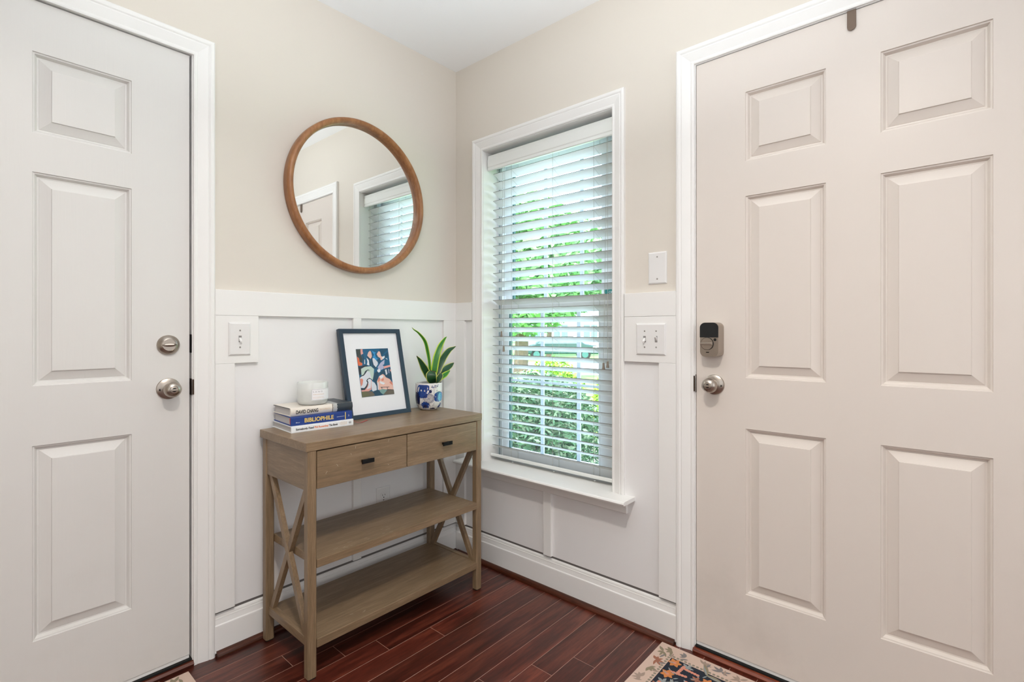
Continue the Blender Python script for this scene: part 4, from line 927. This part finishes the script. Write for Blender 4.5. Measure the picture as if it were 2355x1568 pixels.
# leaves: midlines in the plane through the pot facing the room, with depth offsets
def leaf(pts, widths, depth, style, twist=0.0, edge=.19, curl=.18):
    """pts (u,v) on the plane y=pc.y; depth list offsets towards the viewer"""
    n = len(pts); mb = MB(); ctr = [ony(u, v, pc.y - depth[i]) for i, (u, v) in enumerate(pts)]
    # smooth resample
    C2, W2_, T2 = [], [], []
    for i in range(n - 1):
        p0 = ctr[max(i - 1, 0)]; p1 = ctr[i]; p2 = ctr[i + 1]; p3 = ctr[min(i + 2, n - 1)]
        for k in range(4):
            t = k / 4; C2.append(.5 * ((2 * p1) + (p2 - p0) * t + (2 * p0 - 5 * p1 + 4 * p2 - p3) * t * t + (3 * p1 - p0 - 3 * p2 + p3) * t ** 3)); W2_.append(widths[i] * (1 - t) + widths[i + 1] * t)
    C2.append(ctr[-1]); W2_.append(widths[-1])
    cam_dir = Vector((CX - pc.x, CY - pc.y, 0)).normalized(); rows = []
    for i, p in enumerate(C2):
        d = (C2[min(i + 1, len(C2) - 1)] - C2[max(i - 1, 0)]).normalized(); sd = d.cross(cam_dir).normalized(); nn = sd.cross(d).normalized()
        if nn.dot(cam_dir) < 0: nn = -nn
        a = twist * i / len(C2); s2 = sd * math.cos(a) + nn * math.sin(a); w = W2_[i] / 2
        row = []
        for q in (-1, -1 + edge * (1.6 if style != 'dark' else .95), 0, 1 - edge * (1.6 if style != 'dark' else .95), 1): row.append(p + s2 * (w * q) + nn * (curl * w * q * q))
        rows.append(row)
    base = len(mb.v)
    for r_ in rows: mb.v += r_
    m_ = len(rows)
    for i in range(m_ - 1):
        for k in range(4):
            mb.f.append([base + i * 5 + k, base + i * 5 + k + 1, base + (i + 1) * 5 + k + 1, base + (i + 1) * 5 + k])
            edge_ = k in (0, 3); mi = 2 if edge_ else (0 if style == 'dark' else 1)
            if style == 'dark' and edge_: mi = 3
            if style == 'plain' : mi = 0
            if i >= m_ - 2: mi = 4
            mb.m.append(mi); mb.sm.append(True)
    build('leaf', mb, [M['leaf_dark'], M['leaf_mid'], M['leaf_edge'], M['leaf_edge2'], M['leaf_tip']], pp, solid=.0016)
leaf([(989, 876), (988, 838), (983.5, 808), (977, 784), (963, 766), (952, 758), (947.5, 753)], [.014, .013, .016, .015, .009, .005, .0008], [0, 0, 0, .002, .006, .010, .012], 'mid', .5)
leaf([(996, 878), (999, 850), (1004, 822), (1012, 797), (1022, 780), (1027.5, 774)], [.020, .032, .033, .026, .012, .0008], [0, .006, .008, .006, 0, -.004], 'mid')
leaf([(1000, 878), (1009, 850), (1018, 826), (1031, 807), (1042, 800), (1048.5, 796)], [.018, .030, .034, .028, .012, .0008], [0, -.002, -.004, -.006, -.010, -.012], 'dark', -.3)
leaf([(992, 878), (984, 862), (975, 845), (966, 829), (958, 818)], [.018, .034, .033, .019, .0008], [.004, .012, .018, .022, .024], 'dark', .2)
leaf([(1004, 878), (1014, 862), (1026, 848), (1037, 840), (1044, 834)], [.018, .032, .036, .024, .0010], [-.006, -.012, -.016, -.018, -.020], 'dark', -.4)
leaf([(1002, 876), (1013, 868), (1024, 861), (1031, 855), (1035, 852)], [.016, .028, .026, .014, .002], [.010, .018, .022, .024, .024], 'mid', -.5)
leaf([(997, 881), (993, 872), (992, 862), (995, 853)], [.026, .046, .050, .026], [.018, .034, .038, .030], 'dark', .2, edge=.14)
leaf([(1002, 880), (1009, 871), (1013, 863), (1013, 858)], [.018, .028, .026, .010], [.016, .026, .030, .028], 'dark', -.3, edge=.16)

# ------------------------------------------------------------------ rugs
def rug(name, label, x0, x1, y0, y1, z, corner, bord):
    """flat woven rug with printed pattern; corner = (x,y) signs of the visible corner"""
    rr = random.Random(21)
    mats = [plain(name + '_' + k, c, .95, bump=.3, bscale=900) for k, c in (('ground', '#cdb3a3'), ('field', '#1d2431'), ('chain', '#8d8474'), ('grey', '#807a78'), ('taupe', '#a08c7e'), ('coral', '#cf8872'), ('ivory', '#8f9494'), ('orange', '#c97f48'), ('rust', '#9b6650'), ('olive', '#8b8069'))]
    root = build(name, MB().box(x0, x1, y0, y1, z - .005, z), mats[0], bevel=.0015)
    tag(root, label, 'rug')
    mb = MB(); lay = [0]
    def F(px, py): return px, py
    sx = 1 if corner[0] == x0 else -1; sy = 1 if corner[1] == y0 else -1
    Lx, Ly = abs(x1 - x0), abs(y1 - y0)
    W = lambda a, b_: Vector((corner[0] + sx * a, corner[1] + sy * b_, z + .00008 + lay[0] * .0000012))
    def poly(pts, mi):
        lay[0] += 1; mb.add([W(*p) for p in pts], [tuple(range(len(pts)))], mi)
    def inside(a, b_, m_=.01): return m_ < a < Lx - m_ and m_ < b_ < Ly - m_
    def leaf2(a, b_, ang, l, w, mi):
        pts = []; n = 6
        for k in range(n + 1): t = k / n; pts.append((t * l, w / 2 * math.sin(PI * t) * (1.2 - .4 * t)))
        for k in range(n - 1, 0, -1): t = k / n; pts.append((t * l, -w / 2 * math.sin(PI * t) * (1.2 - .4 * t)))
        c, s_ = math.cos(ang), math.sin(ang); P = [(a + x * c - y * s_, b_ + x * s_ + y * c) for x, y in pts]
        if all(inside(*p, .002) for p in P): poly(P, mi)
    def disc(a, b_, r, mi, n=8):
        if inside(a, b_, r): poly([(a + r * math.cos(2 * PI * k / n), b_ + r * math.sin(2 * PI * k / n)) for k in range(n)], mi)
    poly([(bord + .008, bord + .008), (Lx - bord - .008, bord + .008), (Lx - bord - .008, Ly - bord - .008), (bord + .008, Ly - bord - .008)], 1)
    step = .0135
    for d_, L_, horiz in ((bord, Lx, True), (bord, Ly, False)):
        t = bord
        while t < L_ - bord:
            for off in (d_, (Ly if horiz else Lx) - d_):
                disc(*((t, off) if horiz else (off, t)), .0052, 2, 7)
            t += step
    for h_ in (True, False):
        L_ = Lx if h_ else Ly; t = .05
        while t < L_ - .02:
            for off in (bord * .5, (Ly if h_ else Lx) - bord * .5):
                a, b_ = (t, off) if h_ else (off, t); g = rr.random(); mi = rr.choice((3, 3, 4, 9)) if g < .75 else 8
                a0 = rr.uniform(0, 6.28)
                for k in range(rr.choice((4, 5, 6))): leaf2(a, b_, a0 + k * .75, rr.uniform(.020, .034), rr.uniform(.008, .012), mi)
                leaf2(a + .012, b_ + .012, a0 + 2, .03, .008, rr.choice((3, 4)))
            t += rr.uniform(.050, .064)
    a = bord + .03
    while a < Lx - bord - .02:
        b_ = bord + .03
        while b_ < Ly - bord - .02:
            k = rr.random(); aa, bb = a + rr.uniform(-.012, .012), b_ + rr.uniform(-.012, .012); an = rr.uniform(0, 6.28)
            if k < .30:
                for q in range(6): disc(aa + .0095 * q * math.cos(an), bb + .0095 * q * math.sin(an), .0062, 5, 7)
            elif k < .55:
                for q in range(5): leaf2(aa, bb, an + q * 1.25, .022, .010, 6)
            elif k < .75: leaf2(aa, bb, an, .062, .016, 9); leaf2(aa, bb, an + .1, .055, .006, 6)
            elif k < .88:
                for q in range(6): leaf2(aa, bb, an + q * 1.05, .024, .014, 7)
                disc(aa, bb, .006, 5)
            else:
                for q in range(5): leaf2(aa, bb, an + q * 1.25, .018, .009, 8)
            leaf2(aa, bb, an + 2.2, .020, .005, 6)
            b_ += .037
        a += .037
    o = build('printed_pattern', mb, mats, root); o['kind'] = 'stuff'
    return root
rug('patterned_rug', 'navy and pink floral rug in front of the front door, bottom right', -.90, -.0365, -2.05, -1.1445, .0055, (-.0365, -1.1445), .0560)
rug('patterned_mat', 'pink and grey floral mat at the foot of the left door, bottom left corner', -2.05, -1.2235, -.64, -.0360, .0055, (-1.2235, -.0360), .0600)

# ------------------------------------------------------------------ outdoors
gr = build('ground', MB().box(.16, 70, -40, 60, -.62, -.5), M['lawn']); tag(gr, 'lawn outside the window', kind='structure')
yd = build('planting_bed', MB().box(.17, 3.2, -3.0, 5.5, -.5, -.20), M['concrete']); tag(yd, 'pale paved strip outside the window', kind='structure')
def dirw(u, d, z): a = (u - 1177.5) / FPX; return Vector((CX + d * (FW[0] + a * RT[0]), CY + d * (FW[1] + a * RT[1]), z))
# street, running across the view
fwd = Vector((FW[0], FW[1], 0)); rt = Vector((RT[0], RT[1], 0))
def cross_strip(name, d0, d1, z, mat, lab):
    c = Vector((CX, CY, 0)); mb = MB()
    mb.prism([c + fwd * d0 - rt * 18 + Vector((0, 0, z - .06)), c + fwd * d0 + rt * 25 + Vector((0, 0, z - .06)), c + fwd * d1 + rt * 25 + Vector((0, 0, z - .06)), c + fwd * d1 - rt * 18 + Vector((0, 0, z - .06))],
             [c + fwd * d0 - rt * 18 + Vector((0, 0, z)), c + fwd * d0 + rt * 25 + Vector((0, 0, z)), c + fwd * d1 + rt * 25 + Vector((0, 0, z)), c + fwd * d1 - rt * 18 + Vector((0, 0, z))]); o = build(name, mb, mat); tag(o, lab, kind='structure'); return o
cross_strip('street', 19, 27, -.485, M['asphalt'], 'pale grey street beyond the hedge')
def foliage(name, mats, parent, centre, radii, n, size, seed, shell=.55, flat=False):
    rj = random.Random(seed); mb = MB(); C_ = Vector(centre)
    for i in range(n):
        if flat: p = Vector((rj.uniform(-1, 1), rj.uniform(-1, 1), rj.uniform(-1, 1)))
        else:
            while True:
                p = Vector((rj.uniform(-1, 1), rj.uniform(-1, 1), rj.uniform(-1, 1)))
                if shell < p.length < 1: break
        q = C_ + Vector((p.x * radii[0], p.y * radii[1], p.z * radii[2]))
        a = Vector((rj.gauss(0, 1), rj.gauss(0, 1), rj.gauss(0, .6))).normalized(); b_ = a.cross(Vector((rj.gauss(0, 1), rj.gauss(0, 1), rj.gauss(0, 1)))).normalized()
        s_ = size * rj.uniform(.6, 1.3); mb.add([q - a * s_, q + b_ * s_ * .35, q + a * s_, q - b_ * s_ * .35], [(0, 1, 2, 3)], rj.randrange(len(mats)))
    me = bpy.data.meshes.new(name); base = WL[parent.name]; me.from_pydata([v - base for v in mb.v], [], mb.f)
    for m_ in mats: me.materials.append(m_)
    me.polygons.foreach_set('material_index', mb.m); me.update(); o = bpy.data.objects.new(name, me); COL.objects.link(o); o.parent = parent; o['kind'] = 'stuff'; WL[o.name] = base; return o
def bush(name, label, x, y, r, z0, z1, mats, n, size, seed, group=None):
    t = thing(name, (x, y, z0), label, 'shrub', group)
    st = MB()
    for k in range(7):
        a = k * .9; st.tube([(x, y, z0), (x + r * .5 * math.cos(a), y + r * .5 * math.sin(a), z0 + (z1 - z0) * .75)], [.012, .004], 5)
    build('stems', st, M['bark'], t)
    foliage('foliage', mats, t, (x, y, (z0 + z1) / 2 + .04), (r, r, (z1 - z0) / 2), n, size, seed, .3)
bush('shrub', 'leafy green shrub close outside the window, the nearest plant', 1.05, .26, .46, -.2, .80, [M['shrub_leaf'], M['shrub_leaf'], M['shrub_pale']], 16000, .024, 1)
bush('shrub', 'leafy green shrub outside the window, behind the nearest plant', 1.85, .98, .55, -.2, .74, [M['shrub_leaf'], M['shrub_leaf'], M['shrub_pale']], 12000, .024, 2)
for i, (x, y) in enumerate(((2.9, 2.6), (3.2, 1.75), (3.5, .9))):
    bush('hedge_shrub', ['lime green hedge shrub beyond the near shrubs, left', 'lime green hedge shrub beyond the near shrubs, middle', 'lime green hedge shrub beyond the near shrubs, right'][i], x, y, .43, -.45, .80, [M['hedge_lime']], 9000, .030, 10 + i, 'hedge shrubs outside the window')
def tree(label, pos, h, r, rc, n, seed, size=.35):
    t = thing('tree', pos, label, 'tree', None)
    build('trunk', MB().tube([pos, Vector(pos) + Vector((.1, 0, h * .3)), Vector(pos) + Vector((0, .1, h * .65))], [r * 1.2, r, r * .6], 10), M['bark'], t)
    foliage('foliage', [M['tree_leaf']], t, Vector(pos) + Vector((0, 0, h * .66)), (rc, rc, h * .42), n, size, seed, .2)
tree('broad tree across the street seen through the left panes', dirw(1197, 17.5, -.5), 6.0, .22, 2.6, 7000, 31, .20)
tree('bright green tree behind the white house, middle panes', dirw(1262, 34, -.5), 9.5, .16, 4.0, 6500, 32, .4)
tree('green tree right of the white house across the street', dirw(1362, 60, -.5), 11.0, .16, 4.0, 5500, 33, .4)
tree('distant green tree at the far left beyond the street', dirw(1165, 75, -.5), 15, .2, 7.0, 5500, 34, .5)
# white house across the street
hc = dirw(1300, 44, -.5); hs = thing('house', hc, 'white house across the street with grey roof', 'house')
def hb(name, a0, a1, d0, d1, z0, z1, mat, parent):
    q = lambda z: [hc + rt * a0 + fwd * d0 + Vector((0, 0, z)), hc + rt * a1 + fwd * d0 + Vector((0, 0, z)), hc + rt * a1 + fwd * d1 + Vector((0, 0, z)), hc + rt * a0 + fwd * d1 + Vector((0, 0, z))]
    return build(name, MB().prism(q(z0), q(z1)), mat, parent)
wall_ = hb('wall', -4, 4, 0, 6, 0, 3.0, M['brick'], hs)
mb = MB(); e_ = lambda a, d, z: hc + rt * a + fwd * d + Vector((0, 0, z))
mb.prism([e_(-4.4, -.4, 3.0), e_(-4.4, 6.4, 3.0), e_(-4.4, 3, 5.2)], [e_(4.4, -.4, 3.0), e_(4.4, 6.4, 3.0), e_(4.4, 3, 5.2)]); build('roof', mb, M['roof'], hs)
for a in (-2.8, -.4, 2.2):
    f_ = hb('window', a - .6, a + .6, -.06, 0, 1.0, 2.3, M['farglass'], hs); hb('window_bar', a - .05, a + .05, -.1, -.06, 1.0, 2.3, M['brick'], f_)
# parked car
ca = dirw(1290, 29, -.485); car = thing('car', ca, 'dark teal car parked on the street beyond the hedge', 'car')
cq = lambda a, d, z: ca + rt * a + fwd * d + Vector((0, 0, z))
bp_ = [(-2.2, .35), (-2.2, .75), (-1.5, .92), (-.9, 1.35), (.7, 1.38), (1.4, .95), (2.15, .82), (2.2, .35)]
mb = MB(); mb.prism([cq(a, 0, z) for a, z in bp_], [cq(a, 1.7, z) for a, z in bp_]); build('body', mb, M['carpaint'], car, bevel=.06, seg=3)
wp = [(-1.35, .95), (-.85, 1.28), (.62, 1.31), (1.2, .97)]
mb = MB(); mb.prism([cq(a, -.01, z) for a, z in wp], [cq(a, .01, z) for a, z in wp]); build('side_window', mb, M['farglass'], car)
for a in (-1.4, 1.4):
    for d in (0, 1.5):
        mb = MB().lathe([(.32, 0), (.32, .2)], cq(a, d, .33), fwd, n=20, caps=True); w_ = build('wheel', mb, M['rubber'], car)
        build('hubcap', MB().lathe([(.19, -.01), (.19, .01)], cq(a, d, .33), fwd, n=16, caps=True), M['gasket'], w_)
build('head_lamp', MB().bar(cq(1.85, -.02, .72), cq(2.1, -.02, .72), .05, .14), M['white_ink'], car)
